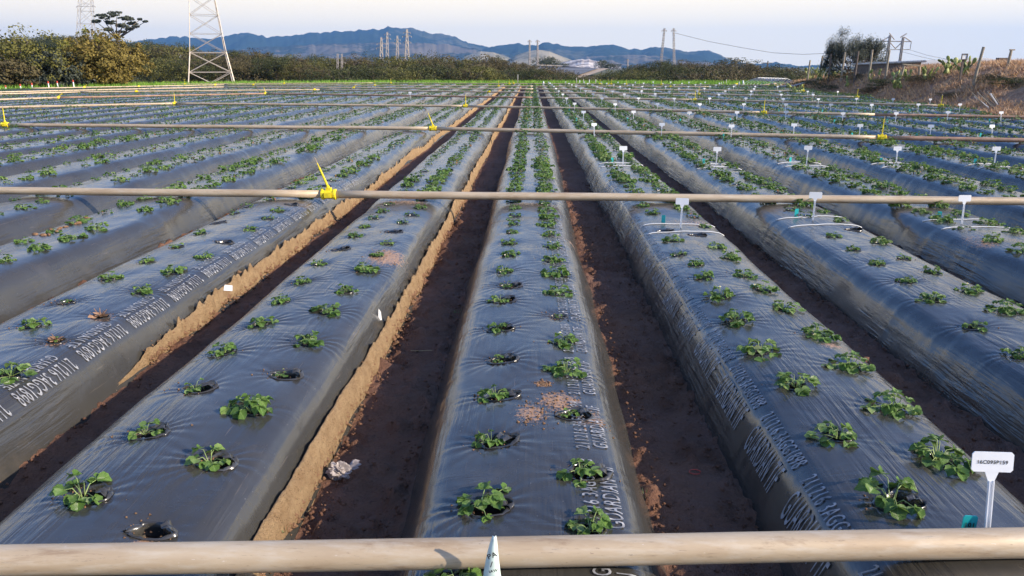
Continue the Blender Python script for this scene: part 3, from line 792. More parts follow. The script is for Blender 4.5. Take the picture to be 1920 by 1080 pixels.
def pipe_line(label, pts, coup, rust=False, r=.038, z=.048, name='irrigation_pipe'):
    P = [on_plane(x, y, z) for x, y in pts]
    o = thing(name, label, 'pipe', P[0], 0, 'irrigation pipes laid across the beds')
    L = [p-P[0] for p in P]
    def atx(px):
        for k in range(len(pts)-1):
            if pts[k][0] <= px <= pts[k+1][0]:
                q = (px-pts[k][0])/(pts[k+1][0]-pts[k][0]); a, b = 1/ (P[k]-CAM).length, 1/(P[k+1]-CAM).length
                t = q*b**-1*0 + q; # image-space fraction
                da, db = (P[k]-CAM).dot(ray(960, 540)), (P[k+1]-CAM).dot(ray(960, 540))
                t = q*da/(q*da+(1-q)*db)
                return L[k].lerp(L[k+1], t), (L[k+1]-L[k]).normalized()
        return L[-1], (L[-1]-L[-2]).normalized()
    for k in range(len(L)-1):
        n = max(2, int((L[k+1]-L[k]).length/.5)); seg = [L[k].lerp(L[k+1], j/n) + Vector((0, 0, .0015*math.sin(j*1.3+k))) for j in range(n+1)]
        seg[0] = L[k]; seg[-1] = L[k+1]
        m = MB(); m.tube(seg, r, 20); m.build('pipe_section', [M_pipe_rust if rust and k in (rust if hasattr(rust, '__len__') else ()) else M_pipe], o, True)
    for j, (px, kd) in enumerate(coup):
        p, d = atx(px); yellow_coupler(o, p, d, kd, int(px) % 7+j)
    return o
pipe_line('beige metal irrigation pipe lying across every bed closest to the camera', [(-700, 1064), (2600, 1006)], [], r=.0395, z=.038)
pipe_line('beige irrigation pipe with leaning yellow coupler over the second bed toward the willows', [(-500, 352), (600, 364), (2300, 381)], [(617, 'r')])
pipe_line('second beige irrigation pipe past the closest one, three yellow risers on it', [(-500, 231), (10, 234), (812, 241), (1653, 258), (2100, 267)], [(10, 'r'), (812, 'r'), (1653, 't')], rust=(3,))
pipe_line('third pipe past the closest one, turning brown at its bank end', [(-400, 210), (328, 194), (873, 199), (1432, 211), (1640, 215), (2060, 222)], [(328, 'r'), (873, 'r'), (1432, 't')], rust=(4,))
pipe_line('rust brown pipe ending in a yellow coupler on the dry grass bank', [(-300, 197), (110, 183), (498, 175.5), (1000, 183), (1303, 187), (1764, 198)], [(110, 'l'), (498, 'r'), (1303, 't'), (1764, 't')], rust=(1, 2))
pipe_line('thin far pipe ending below the prickly pears with a yellow coupler', [(-200, 181), (150, 172.5), (600, 168), (1000, 173.5), (1310, 177), (1607, 182)], [(256, 'c'), (590, 'c'), (917, 'c'), (1310, 't'), (1607, 't')])
pipe_line('thin far pipe ending in yellow beside the dark foot of the bank', [(-100, 175), (420, 163), (1000, 167), (1507, 170.5)], [(663, 'l'), (1506, 't')])
pipe_line('very thin pipe near the far field edge with several small yellow risers', [(60, 165.5), (420, 159), (1000, 161.5), (1330, 162.5)], [(158, 'l'), (260, 'c'), (403, 'l'), (475, 'l'), (703, 't'), (935, 't'), (1257, 'c')], r=.034)
pipe_line('farthest pipe along the green verge, dotted with upright yellow risers', [(300, 157.5), (700, 155.5), (1130, 157.5), (1430, 160)], [(347, 't'), (533, 't'), (733, 't'), (955, 't'), (963, 'r'), (1125, 't'), (1140, 't'), (1146, 't'), (1174, 't'), (1240, 't'), (1380, 'c')], r=.03)

# ------------------------------------------------------------------ plot signs, tags, strings
def flat_text(txt, size, m, name, parent, M):
    V, Fc = text_mesh(txt, 1.0, .022); V = V*size
    V[:, 0] -= (V[:, 0].max()+V[:, 0].min())/2; V[:, 1] -= (V[:, 1].max()+V[:, 1].min())/2
    P = [M @ Vector((v[0], 0, v[1])) for v in V]
    return link(name, raw_mesh(name, [tuple(p) for p in P], Fc, m), parent)
pl = MB(); hw, hh, rc = .052, .0265, .006
poly = [(-hw+rc, -hh), (hw-rc, -hh), (hw, -hh+rc), (hw, hh-rc), (hw-rc, hh), (-hw+rc, hh), (-hw, hh-rc), (-hw, -hh+rc)]
pl.prism([(x, z+.215) for x, z in poly], -.0016, .0016); PLATE = pl.mesh('sign_plate', [M_white])
stk = MB(); stk.prism([(-.018, .190), (.018, .190), (.0085, .165), (.0065, .13), (.006, -.03), (-.006, -.03), (-.0065, .13), (-.0085, .165)], -.0012, .0012)
stk.box((-.0055, -.003, .07), (.0022, .006, .19)); stk.box((.0055, -.003, .07), (.0022, .006, .19)); STAKE = stk.mesh('stake', [M_white])
tg = MB(); tg.prism([(-.0165, .0), (.0165, .0), (.0165, .064), (.013, .068), (-.013, .068), (-.0165, .064)], -.0012, .0012); TAGM = tg.mesh('plant_tag', [M_teal])
def top_z(b, u, y): return float(bed_surface(b, u, y)[2][0])
def sign(b, u, y, label, rz=0, lean=0, s=1.0, grp='white plot signs on the bank side beds'):
    o = thing('plot_sign', label, 'sign', (b*PITCH+u, y, top_z(b, u, y)), rz, grp); o.rotation_euler = (lean, 0, rz); o.scale = (s, s, s)
    link('sign_plate', PLATE, o); link('stake', STAKE, o); return o
sign0 = sign(1, .035, 1.80, 'large white T shaped plot sign printed 16C095P159 behind the closest pipe', R(-2), R(-10), 1.05)
flat_text('16C095P159', .0135, M_ink, 'printed_code', sign0, Matrix.Translation((0, -.0026, .215)))
rowsY = {0: 1.80}
yrow = 6.0; n = 1
while yrow < 56:
    for b in range(1, 12):
        if n == 1 and b > 3 or (b == 11 and (yrow < 26 or n % 2)): continue
        if b == 10 and rng.random() < .4: continue
        yy = yrow + rng.normal(0, .10) + (.1*(b-1) if n == 1 else 0) - .02*b*(n > 1)
        if near_start(b)+.5 > yy or yy > far_end(b)-.4: continue
        where = 'on %s bed toward the bank, %s row of signs' % (ordinal(b), ordinal(n+1))
        sign(b, rng.normal(.0, .02)-.03*(n == 1), yy, 'white T shaped sign ' + where, R(rng.normal(-3, 9)), R(rng.normal(-4, 4)), 1.0)
        if yrow < 24:
            ta = link('plant_tag', TAGM, None, (b*PITCH-.11+rng.normal(0, .02), yy+.22, top_z(b, -.11, yy+.22)-.004), R(rng.normal(0, 12)))
            tag(ta, 'small teal tag beside the sign on the %s bed, %s row from camera' % (ordinal(b), ordinal(n+1)), 'tag', 'teal plant tags')
        if yrow < 13 and b < 6:
            for q, dy in enumerate((.16, -.17)):
                m = MB(); us = np.linspace(-.30, .31, 30); ph = rng.uniform(0, 6)
                ys_ = yy + dy + .010*np.sin(us*5+ph) + .04*us
                X, Yy, Z = bed_surface(b, us, ys_, HOLES[b])
                m.tube(list(zip(X+b*PITCH, Yy, Z+.005)),   .0035 if n == 1 else .005, 6)
                so_ = m.build('marker_string', [M_string], None, True)
                tag(so_, 'white string laid over the %s bed, %s side of sign row %s' % (ordinal(b), ('far', 'near')[q], ordinal(n+1)), 'string', 'white strings over the beds')
    yrow += 4.05 + (.1 if n < 3 else 0); n += 1
t0_ = thing('plant_tag', 'teal tag numbered 101 behind the closest pipe near the big white sign', 'tag', (PITCH-.005, 1.82, top_z(1, -.01, 1.82)-.012), R(-3), 'teal plant tags'); t0_.scale = (1.15, 1.15, 1.15)
link('tag_plate', TAGM, t0_); flat_text('101', .016, M_ink, 'printed_number', t0_, Matrix.Translation((.0, -.0022, .044)))
flat_text('19', .014, M_ink, 'printed_number', t0_, Matrix.Translation((.007, -.0022, .022)) @ Matrix.Rotation(R(-90), 4, 'Y'))
p = on_plane(778, 186, 0); sign(-4, 0, p.y, 'lone white sign far off on the willow side of the field', 0, 0, 1.2, None)
# white string along the first bank-side bed under the near pipe
m = MB(); us = np.linspace(-.05, .34, 20); X, Yy, Z = bed_surface(1, us, 1.52-.08*us, HOLES[1]); m.tube(list(zip(X+PITCH, Yy, Z+.005)), .004, 6)
tag(m.build('marker_string', [M_string], None, True), 'white string just in front of the closest pipe', 'string', 'white strings over the beds')
# folded plastic label standing before the near pipe
m = MB(); p0 = on_plane(924, 1100, .0); n_ = 14; V = []; 
for j in range(n_+1):
    t = j/n_; w_ = .021*(1-t)**.75+.0045; h_ = .155*t; curl = .009
    for k in range(5):
        s_ = (k/4-.5)*2; V.append((w_*s_ + .010*t*t - .004*t, -curl*(1-s_*s_)*(1-t*.3) - .012*t, h_))
Fq = [(j*5+k, j*5+k+1, (j+1)*5+k+1, (j+1)*5+k) for j in range(n_) for k in range(4)]
lb = thing('plastic_label', 'pale green pointed plastic label with black print standing against the closest pipe', 'label', (p0.x-.002, p0.y+.015, top_z(0, p0.x, p0.y)-.004), R(4))
M_label = simple('label_plastic', (.62, .74, .68), .35, .12, 40)
link('label_strip', raw_mesh('label_strip', V, Fq, M_label, True), lb).modifiers.new('s', 'SOLIDIFY').thickness = .0012
flat_text('PA', .020, M_ink, 'printed_letters', lb, Matrix.Translation((0, -.0215, .105)) @ Matrix.Rotation(R(-22), 4, 'Y'))
flat_text('/', .022, M_ink, 'printed_letters', lb, Matrix.Translation((-.002, -.020, .078)))
flat_text('IAW', .011, M_ink, 'printed_letters', lb, Matrix.Translation((.003, -.0175, .057)) @ Matrix.Rotation(R(-12), 4, 'Y'))

# ------------------------------------------------------------------ litter and clods
def crumple(name, label, cat, loc, size, m, seed, flat=.6, amp=.35, n=22):
    rr = np.random.default_rng(seed); V = []
    for i in range(n+1):
        th = math.pi*i/n
        for j in range(n*2):
            ph = math.pi*j/n; V.append((math.sin(th)*math.cos(ph), math.sin(th)*math.sin(ph), math.cos(th)))
    V = np.array(V); q = fbm(V[:, 0]*2.2+V[:, 2]*1.7+9, V[:, 1]*2.2+seed-V[:, 2]*1.3, seed, 4)
    r_ = 1+amp*(np.abs(q-.5)*5-.6); V = V*r_[:, None]*np.array(size)*.5; V[:, 2] *= flat; V[:, 2] += size[2]*.5*flat*.6
    Fc = [(i*2*n+j, i*2*n+(j+1) % (2*n), (i+1)*2*n+(j+1) % (2*n), (i+1)*2*n+j) for i in range(n) for j in range(2*n)]
    o = link(name, raw_mesh(name, V, Fc, m, amp < .3), None, loc, rr.uniform(0, 6)); tag(o, label, cat); return o
M_scrap = simple('dirty_white_film', (.36, .31, .28), .45, .3, 40)
p = on_plane(642, 886, FUR+.02)
a_ = crumple('plastic_scrap', 'crumpled dirty white plastic lying in the dark furrow', 'litter', p+Vector((-.012, 0, -.01)), (.085, .06, .075), M_scrap, 4, .8, .55); a_.rotation_euler = (0, 0, .2)
b_ = MB(); 
for q in range(5):
    an = -.6+q*.35; c0 = Vector((0, 0, .02)); d = Vector((math.cos(an), math.sin(an)*.6, .2+.15*(q % 2)))
    b_.add([c0, c0+d*.04+Vector((0, -.012, .0)), c0+d*.062, c0+d*.04+Vector((0, .014, .012))], [(0, 1, 2, 3)])
bo = b_.build('knotted_end', [M_scrap], a_); bo.location = (.025, .005, .0)
m = MB(); p = on_plane(1303, 886, FUR+.015); m.tube([(p.x+.022*math.cos(a*.4), p.y+.017*math.sin(a*.4), p.z+.003) for a in range(15)], .0018, 6)
tag(m.build('rubber_ring', [M_red], None, True), 'thin red rubber ring lying in the furrow on the bank side of the central bed', 'litter')
p = on_plane(428, 540, -.03); m = MB(); m.box((0, 0, .015), (.05, .003, .034), 0, 0, .9, (R(-25), R(8))); mo = m.build('paper_tag', [M_string], None, False, (p.x, p.y, top_z(-2, min(.33, p.x+2*PITCH), p.y)+.005), R(15))
tag(mo, 'small white card stuck on the printed shoulder of a bed above orange soil', 'tag')
m = MB(); p = on_plane(572, 610, -.09); p = Vector((-PITCH+.375, on_plane(700, 610, -.15).y, -.12)); m.prism([(-.01, 0), (.012, 0), (.008, .05), (-.004, .07)], 0, .001); mo = m.build('film_shred', [M_string], None, False, p, R(30)); tag(mo, 'torn sliver of pale film sticking up at the sandy edge', 'litter')
for q, (px, py, b, sz, lab) in enumerate([(408, 330, -4, .055, 'round orange clod sitting on the shoulder of a bed behind the second pipe'), (1020, 720, 0, .03, 'flat brown crumb of soil above the torn planting hole')]):
    p = on_plane(px, py, 0); crumple('soil_clod', lab, 'clod', (p.x, p.y, top_z(b, p.x-b*PITCH, p.y)-.004), (sz, sz*.8, sz*(1.2 if q == 0 else .4)), M_clod, 20+q, .8, .15, 10)
for q in range(16):     # clods spilled on the third bed toward the willows
    px, py = 70+q*6.5+random.uniform(-5, 5), 445-q*2.3+random.uniform(-5, 5); p = on_plane(px, py, -.02); bb = round(p.x/PITCH)
    o = crumple('soil_clod', 'tan clod in the line of clods spilled on the fourth bed below the second pipe', 'clod', (p.x, p.y, top_z(bb, p.x-bb*PITCH, p.y)-.004), (random.uniform(.02, .05), random.uniform(.02, .06), random.uniform(.02, .04)), M_clod, 40+q, .7, .28, 9); o['group'] = 'clods spilled below the second pipe'
m = MB(); p = on_plane(790, 660, FUR+.02); m.tube([p+Vector((-.06, .01, .004)), p+Vector((-.01, -.01, .01)), p+Vector((.03, -.005, .012)), p+Vector((.06, .012, .006))], .0016, 5)
tag(m.build('dry_stalk', [simple('straw', (.42, .32, .16), .8)], None), 'dry bent straw lying across the dark furrow', 'straw')
# crumbs of soil in the furrows: nobody could count them
V = []; Fc = []; ico = [(1, 0, 0), (-1, 0, 0), (0, 1, 0), (0, -1, 0), (0, 0, 1), (0, 0, -1)]; icf = [(0, 2, 4), (2, 1, 4), (1, 3, 4), (3, 0, 4), (2, 0, 5), (1, 2, 5), (3, 1, 5), (0, 3, 5)]
for q in range(5200):
    k = random.choice([-1, -1, 0, 0, -2, 1, 1]); y = 1.2 + 9*random.random()**1.8; e = random.random()
    x = (k+.5)*PITCH + (random.choice((-1, 1))*(.165-.07*abs(random.gauss(0, 1))*.6) if e < .6 else random.uniform(-.16, .16))
    r_ = random.choice([.004, .005, .006, .008, .012]); z = FUR + (.02 if e < .6 else .004)
    b0 = len(V)
    for v in ico: V.append((x+v[0]*r_*random.uniform(.6, 1.3), y+v[1]*r_*random.uniform(.6, 1.3), z+v[2]*r_*random.uniform(.5, 1)))
    Fc += [tuple(i+b0 for i in f) for f in icf]
tag(link('soil_crumbs', raw_mesh('soil_crumbs', V, np.array(Fc), M_ground, attr={'verge': np.zeros(len(V))})), 'loose crumbs of dark soil along the furrows', 'soil', None, 'stuff')
# tiny weeds at the furrow edge
for q, (px, py, zz) in enumerate([(527, 992, -.2), (553, 930, -.19), (1205, 930, -.25), (858, 585, -.26)]):
    p = on_plane(px, py, zz); V = []; Fc = []
    for j in range(26):
        a = random.uniform(0, 6.28); L_ = random.uniform(.01, .03); d = Vector((math.cos(a), math.sin(a), random.uniform(.4, 2))).normalized(); o_ = Vector((random.uniform(-.02, .02), random.uniform(-.03, .03), 0)); e = d.cross(Vector((0, 0, 1))).normalized()*.0016
        b0 = len(V); V += [o_-e, o_+e, o_+d*L_]; Fc.append((b0, b0+1, b0+2))
    o = link('weed_tuft', raw_mesh('weed_tuft', V, Fc, M_leaf_far), None, p)
    tag(o, ['tiny green weed at the sandy edge right behind the closest pipe', 'tiny green weed higher on the sandy edge', 'tiny weed at the bank side foot of the central bed', 'tiny weed in the dark furrow beside the central bed'][q], 'weed')

# ------------------------------------------------------------------ bank of dry grass on the sunny side
def crest_z(y): return np.interp(y, [15, 20, 26, 35, 44, 56, 62, 66], [1.5, 1.5, 1.45, 1.36, 1.02, .5, .1, -.2])
def bank_w(y): return np.interp(y, [15, 27, 34, 42], [6.0, 5.2, 3.8, 2.6])
def bank_z(x, y, rough=True):
    x = np.asarray(x, float); y = np.asarray(y, float)
    q = np.clip((x-toe_x(y))/bank_w(y), 0, 1); cz = crest_z(y)
    z = FUR-.02 + (cz-FUR)*(q*q*(3-2*q)*.75+q*.25)
    back = np.clip((x-toe_x(y)-bank_w(y))/40, 0, 1); z = z + back*.5
    if rough: z = z + ((fbm(x*.9, y*.9, 91, 3)-.5)*.38 + (fbm(x*3.1, y*3.1, 92, 3)-.5)*.16)*sstep(0, .35, q)*(1-.75*sstep(.85, 1, q))
    return z
def build_bank():
    q = np.concatenate([np.linspace(-.3, 7, 110), np.geomspace(7.4, 60, 22)]); ys = np.concatenate([np.linspace(8, 66, 300)])
    Q, Y = np.meshgrid(q, ys); X = toe_x(Y)+Q; Z = bank_z(X, Y)
    e = 1-sstep(62, 66, Y); Z = FUR-.05 + (Z-FUR)*e
    m, nt, p, o = mat('dry_bank_earth')
    a = noise(nt, .55, 4, .6, wpos(nt)); b = noise(nt, 7, 6, .7, wpos(nt))
    c1 = ramp(nt, b.outputs[0], [(.3, (.24, .125, .07)), (.55, (.48, .28, .165)), (.75, (.64, .40, .23))])
    c2 = ramp(nt, b.outputs[0], [(.3, (.20, .10, .045)), (.7, (.52, .30, .12))])
    nt.links.new(mix(nt, ramp(nt, a.outputs[0], [(.45, (0, 0, 0)), (.6, (1, 1, 1))]), c1, c2), p.inputs['Base Color']); p.inputs['Roughness'].default_value = .95
    nt.links.new(bump(nt, b.outputs[0], 1, .12), p.inputs['Normal'])
    idx = np.arange(X.size).reshape(X.shape); Fc = np.stack([idx[:-1, :-1], idx[:-1, 1:], idx[1:, 1:], idx[1:, :-1]], -1).reshape(-1, 4)
    tag(link('earth_bank', raw_mesh('earth_bank', np.stack([X, Y, Z], -1), Fc, m, True)), 'earth bank with dry brown grass beside the field', None, None, 'structure')
build_bank()
def blades(n, xs, ys, zs, hmin, hmax, w_, lean=.5):
    """n three-sided grass blades as one array"""
    a = rng.uniform(0, 2*np.pi, n); h = rng.uniform(hmin, hmax, n); l = rng.normal(0, lean, (n, 2))*h[:, None]
    ww = w_*rng.uniform(.6, 1.4, n); dx, dy = np.cos(a)*ww, np.sin(a)*ww
    P = np.stack([np.stack([xs-dx, ys-dy, zs-.02], -1), np.stack([xs+dx, ys+dy, zs-.02], -1), np.stack([xs+l[:, 0], ys+l[:, 1], zs+h], -1)], 1)
    return P.reshape(-1, 3), np.arange(3*n).reshape(n, 3)
def island_mat(name, stops, rough=.85, trans=0):
    m, nt, p, o = mat(name); r = N(nt, 'ShaderNodeNewGeometry').outputs['Random Per Island']
    big = noise(nt, .6, 3, .5, wpos(nt)); f = mathn(nt, 'ADD', mathn(nt, 'MULTIPLY', r, .6), mathn(nt, 'MULTIPLY', big.outputs[0], .4))
    c = ramp(nt, f, stops); nt.links.new(c, p.inputs['Base Color']); p.inputs['Roughness'].default_value = rough; p.inputs['Specular IOR Level'].default_value = .25
    if trans:
        t = N(nt, 'ShaderNodeBsdfTranslucent'); ms = N(nt, 'ShaderNodeMixShader'); ms.inputs[0].default_value = trans
        nt.links.new(c, t.inputs['Color']); nt.links.new(p.outputs[0], ms.inputs[1]); nt.links.new(t.outputs[0], ms.inputs[2]); nt.links.new(ms.outputs[0], o.inputs['Surface'])
    return m
n = 110000
yb = 14 + 48*rng.random(n)**1.3; qb = rng.random(n)**.9*8.0; clump = fbm((toe_x(yb)+qb)*1.3, yb*1.3, 95, 3); kp = clump+rng.normal(0, .06, n) > .46
yb, qb, clump = yb[kp], qb[kp], clump[kp]; xb = toe_x(yb)+qb+.08
V, Fc = blades(len(xb), xb, yb, bank_z(xb, yb), .05, .24, .017, .7)
M_dry = island_mat('dry_grass', [(.15, (.26, .15, .085)), (.4, (.52, .34, .20)), (.6, (.64, .44, .29)), (.85, (.74, .44, .16))], .9, .15)
tag(link('dry_grass', raw_mesh('dry_grass', V, Fc, M_dry)), 'dry brown grass over the bank', 'grass', None, 'stuff')
# green verge beyond the beds
n = 60000
xv = rng.uniform(-52, 20, n); yv = np.where(xv < -16, 0, 0) + 60.3 + rng.random(n)*9; lf = rng.random(n) < .35
fe = 59 - np.clip(-18-xv, 0, 50)*1.02; yv = np.where(xv < -17, fe+1.2+rng.random(n)*(8+(-17-xv)*.5), yv)
kp = (fbm(xv*.5, yv*.5, 97, 3) + rng.normal(0, .05, n) > .40); xv, yv = xv[kp], yv[kp]
V, Fc = blades(len(xv), xv, yv, G(xv, yv), .15, .50, .04, .35)
M_green = island_mat('verge_grass', [(.2, (.10, .22, .02)), (.5, (.20, .40, .05)), (.85, (.36, .48, .09))], .7, .3)
tag(link('verge_grass', raw_mesh('verge_grass', V, Fc, M_green)), 'bright green grass along the far edge of the field', 'grass', None, 'stuff')

# ------------------------------------------------------------------ foliage crowns
def crown(seed, rad, n_clump, per, leaf, lobes=5, open_=0.0, low=.25, flat=1.0):
    """leaf clumps through an uneven volume; unit crown scaled by rad (rx, ry, rz), bottom at z = 0"""
    r = np.random.default_rng(seed); L = r.normal(0, 1, (lobes, 3)); L /= np.linalg.norm(L, axis=1)[:, None]; L[:, 2] = np.abs(L[:, 2])*.8
    lobe_r = r.uniform(.42, .62, lobes); cent = L*r.uniform(.35, .6, lobes)[:, None]
    Cc = []
    while len(Cc) < n_clump:
        k = r.integers(lobes); d = r.normal(0, 1, 3); d /= np.linalg.norm(d); p = cent[k]+d*lobe_r[k]*r.uniform(.7, 1.0)
        if p[2] > -.55 and (r.random() > open_ or p[2] > .2): Cc.append(p)
    Cc = np.array(Cc); cr = r.uniform(.10, .20, len(Cc))
    ci = np.repeat(np.arange(len(Cc)), per); d = r.normal(0, 1, (len(ci), 3)); d /= np.linalg.norm(d, axis=1)[:, None]
    P = Cc[ci] + d*(cr[ci]*r.uniform(.5, 1.05, len(ci)))[:, None]*np.array([1, 1, .8*flat])
    P[:, 2] = (P[:, 2]-P[:, 2].min())/(P[:, 2].max()-P[:, 2].min()); P[:, :2] /= np.percentile(np.abs(P[:, :2]), 98, axis=0)
    P = P*np.array(rad)
    out = P - np.array([0, 0, rad[2]*.4]); out /= np.linalg.norm(out, axis=1)[:, None]+1e-6
    nrm = out*.5 + d*.5 + r.normal(0, .35, d.shape); nrm /= np.linalg.norm(nrm, axis=1)[:, None]
    t = np.cross(nrm, r.normal(0, 1, d.shape)); t /= np.linalg.norm(t, axis=1)[:, None]+1e-6; b = np.cross(nrm, t)
    s = (leaf*r.uniform(.6, 1.4, len(ci)))[:, None]
    Q = np.stack([P-t*s*.5, P-b*s*.32+nrm*s*.05, P+t*s*.5, P+b*s*.32+nrm*s*.05], 1).reshape(-1, 3)
    return Q, np.arange(len(Q)).reshape(-1, 4)
def trunk_mesh(seed, h, r0, spread, n=6, name='trunk', m=None, top=.9, low=-.3):
    rr = random.Random(seed); mb = MB()
    base = [Vector((0, 0, low)), Vector((rr.uniform(-.1, .1)*h*.2, 0, h*.2)), Vector((rr.uniform(-.1, .1)*h*.4, rr.uniform(-.1, .1)*h*.3, h*.42))]
    mb.tube(base, [r0*1.3, r0, r0*.75], 7)
    for k in range(n):
        a = k*2*math.pi/n+rr.uniform(-.4, .4); e = Vector((math.cos(a)*spread*rr.uniform(.4, .8), math.sin(a)*spread*rr.uniform(.4, .8), h*rr.uniform(.6, top)))
        st_ = base[1].lerp(base[2], rr.uniform(.2, 1)); mid = st_.lerp(e, .5)+Vector((0, 0, h*.07))
        mb.tube([st_, mid, e], [r0*.5, r0*.3, r0*.08], 5)
        for q in range(2):
            e2 = mid.lerp(e, rr.uniform(.2, .7)) ; mb.tube([e2, e2+Vector((rr.uniform(-1, 1), rr.uniform(-1, 1), rr.uniform(0, 1)))*spread*.3], [r0*.16, r0*.04], 4)
    return mb.mesh(name, m or M_bark, True)
def crown_mat(name, c0, c1, c2): return island_mat(name, [(.15, c0), (.5, c1), (.85, c2)], .75, .22)
CM = {'dark green': crown_mat('crown_dark', (.026, .032, .012), (.055, .064, .022), (.10, .105, .036)),
      'olive': crown_mat('crown_olive', (.055, .058, .015), (.115, .112, .03), (.19, .175, .05)),
      'yellow olive': crown_mat('crown_yellow_olive', (.065, .066, .018), (.13, .125, .032), (.215, .20, .052)),
      'brown green': crown_mat('crown_brown', (.05, .042, .02), (.098, .08, .036), (.155, .125, .055)),
      'yellow green': crown_mat('crown_yellow', (.09, .10, .012), (.20, .20, .025), (.33, .29, .04)),
      'rusty orange': crown_mat('crown_rust', (.10, .075, .02), (.185, .14, .032), (.28, .215, .055)),
      'grey green': crown_mat('crown_grey', (.035, .045, .035), (.07, .082, .06), (.11, .12, .085))}
def raw_crown(key, name='crown', **kw):
    Q, Fc = crown(**kw); return raw_mesh(name, Q, Fc, CM[key])
# three willows at the left end of the field
def willow(px, w_px, top_y, D, key, label, seed, n_clump=200, per=34, leaf=.17):
    p = at_dist(px, 165, D); z0 = float(G(p.x, p.y)); p = Vector((p.x, D, z0)); h = at_dist(px, top_y, D).z - z0; r_ = w_px/2/F*D
    t = thing('willow_tree', label, 'tree', p, 0, None)
    link('crown', raw_crown(key, seed=seed, rad=(r_*1.08, r_*.95, h*1.03), n_clump=n_clump, per=per, leaf=leaf, lobes=8), t)
    link('trunk', trunk_mesh(seed, h, .13, r_*.9, 7), t)
    return t
willow(30, 200, 48, 52, 'yellow olive', 'olive green willow with brown side at the far end of the willow row', 1, 260)
willow(-75, 170, 60, 50, 'brown green', 'brownish willow at the very end of the row beyond the white markers', 2)
willow(10, 120, 108, 49.5, 'brown green', 'low dark brown bush in front of the olive willow', 11, 120)
willow(112, 90, 92, 53, 'grey green', 'low grey green willow between the olive one and the rusty one', 3, 130)
willow(142, 80, 72, 55.5, 'yellow green', 'yellow green willow rising behind the low grey green one', 12, 130)
willow(196, 125, 54, 55, 'rusty orange', 'tall rusty orange willow under the umbrella shaped eucalyptus', 4, 250)
willow(190, 60, 52, 57, 'yellow green', 'bright green willow top behind the rusty one', 13, 100)
willow(238, 80, 82, 56, 'rusty orange', 'rounded rust coloured willow beside the dark oaks', 5, 150)
# oaks in the hollow beyond the field, seen one by one
OAK = {}
for key in ('dark green', 'olive', 'brown green'):
    for v in range(3):
        OAK[(key, v)] = (raw_crown(key, seed=20+v*7+len(key), rad=(1, 1, 1), n_clump=150, per=34, leaf=.042, lobes=8), trunk_mesh(60+v, 1.0, .035, .75, 6, low=-1.3))
tree_rows = []
def oak_row(pts, D, step, w_m, key_w, row, seed, jit=3):
    rr = random.Random(seed); x = pts[0][0]
    while x < pts[-1][0]:
        y = float(np.interp(x, [q[0] for q in pts], [q[1] for q in pts])) - 2 + rr.uniform(-jit, jit*.8)
        d = D + rr.uniform(-7, 7); tree_rows.append((x, y, d, w_m*rr.uniform(.65, 1.45), rr.choice(key_w), row)); x += step*rr.uniform(.75, 1.25)
oak_row([(262, 84), (300, 84), (350, 92), (440, 96), (475, 92), (520, 102), (600, 108), (660, 105), (720, 107), (760, 104), (860, 104), (950, 110), (1000, 117), (1060, 133), (1105, 144), (1130, 141), (1180, 124), (1240, 118), (1300, 113), (1360, 112), (1450, 121), (1520, 128)], 150, 24, 3.6, ['dark green', 'brown green', 'brown green', 'olive'], 'rear', 5, 5)
oak_row([(275, 112), (330, 108), (430, 100), (500, 104), (560, 118), (640, 124), (690, 116), (760, 124), (860, 118), (960, 126), (1040, 139), (1110, 147), (1180, 134), (1260, 126), (1350, 126), (1440, 132), (1520, 138)], 118, 26, 3.1, ['dark green', 'brown green', 'olive', 'dark green'], 'front', 6, 5)
MARKS = [(262, 'the rusty willow'), (420, 'the big steel tower'), (637, 'the small twin lattice poles'), (763, 'the tallest distant tower'), (1018, 'the white bag on the verge'), (1250, 'the two leaning masts'), (1400, 'the hoop frame')]
tree_rows.sort(key=lambda a: a[0]); cnt = {}
for k, (x, y, d, w_m, key, row) in enumerate(tree_rows):
    mk = [m_ for m_ in MARKS if m_[0] <= x][-1]; c_ = (mk[1], key, row); cnt[c_] = cnt.get(c_, 0)+1
    p = at_dist(x, y, d); z0 = float(G(p.x, d)); h = p.z - z0
    bush = h < 2.2
    t = thing('oak_tree', '%s oak, %s row, %s such past %s' % (key, row, ordinal(cnt[c_]), mk[1]), 'tree', (p.x, d, z0 - (.8 if bush else 0)), random.uniform(0, 6.28), 'oaks beyond the field')
    w_m *= 1.35; t.location.z = p.z - w_m*.95; t.scale = (w_m, w_m, w_m*.95)
    a_, b_ = OAK[(key, k % 3)]; link('crown', a_, t); link('trunk', b_, t)
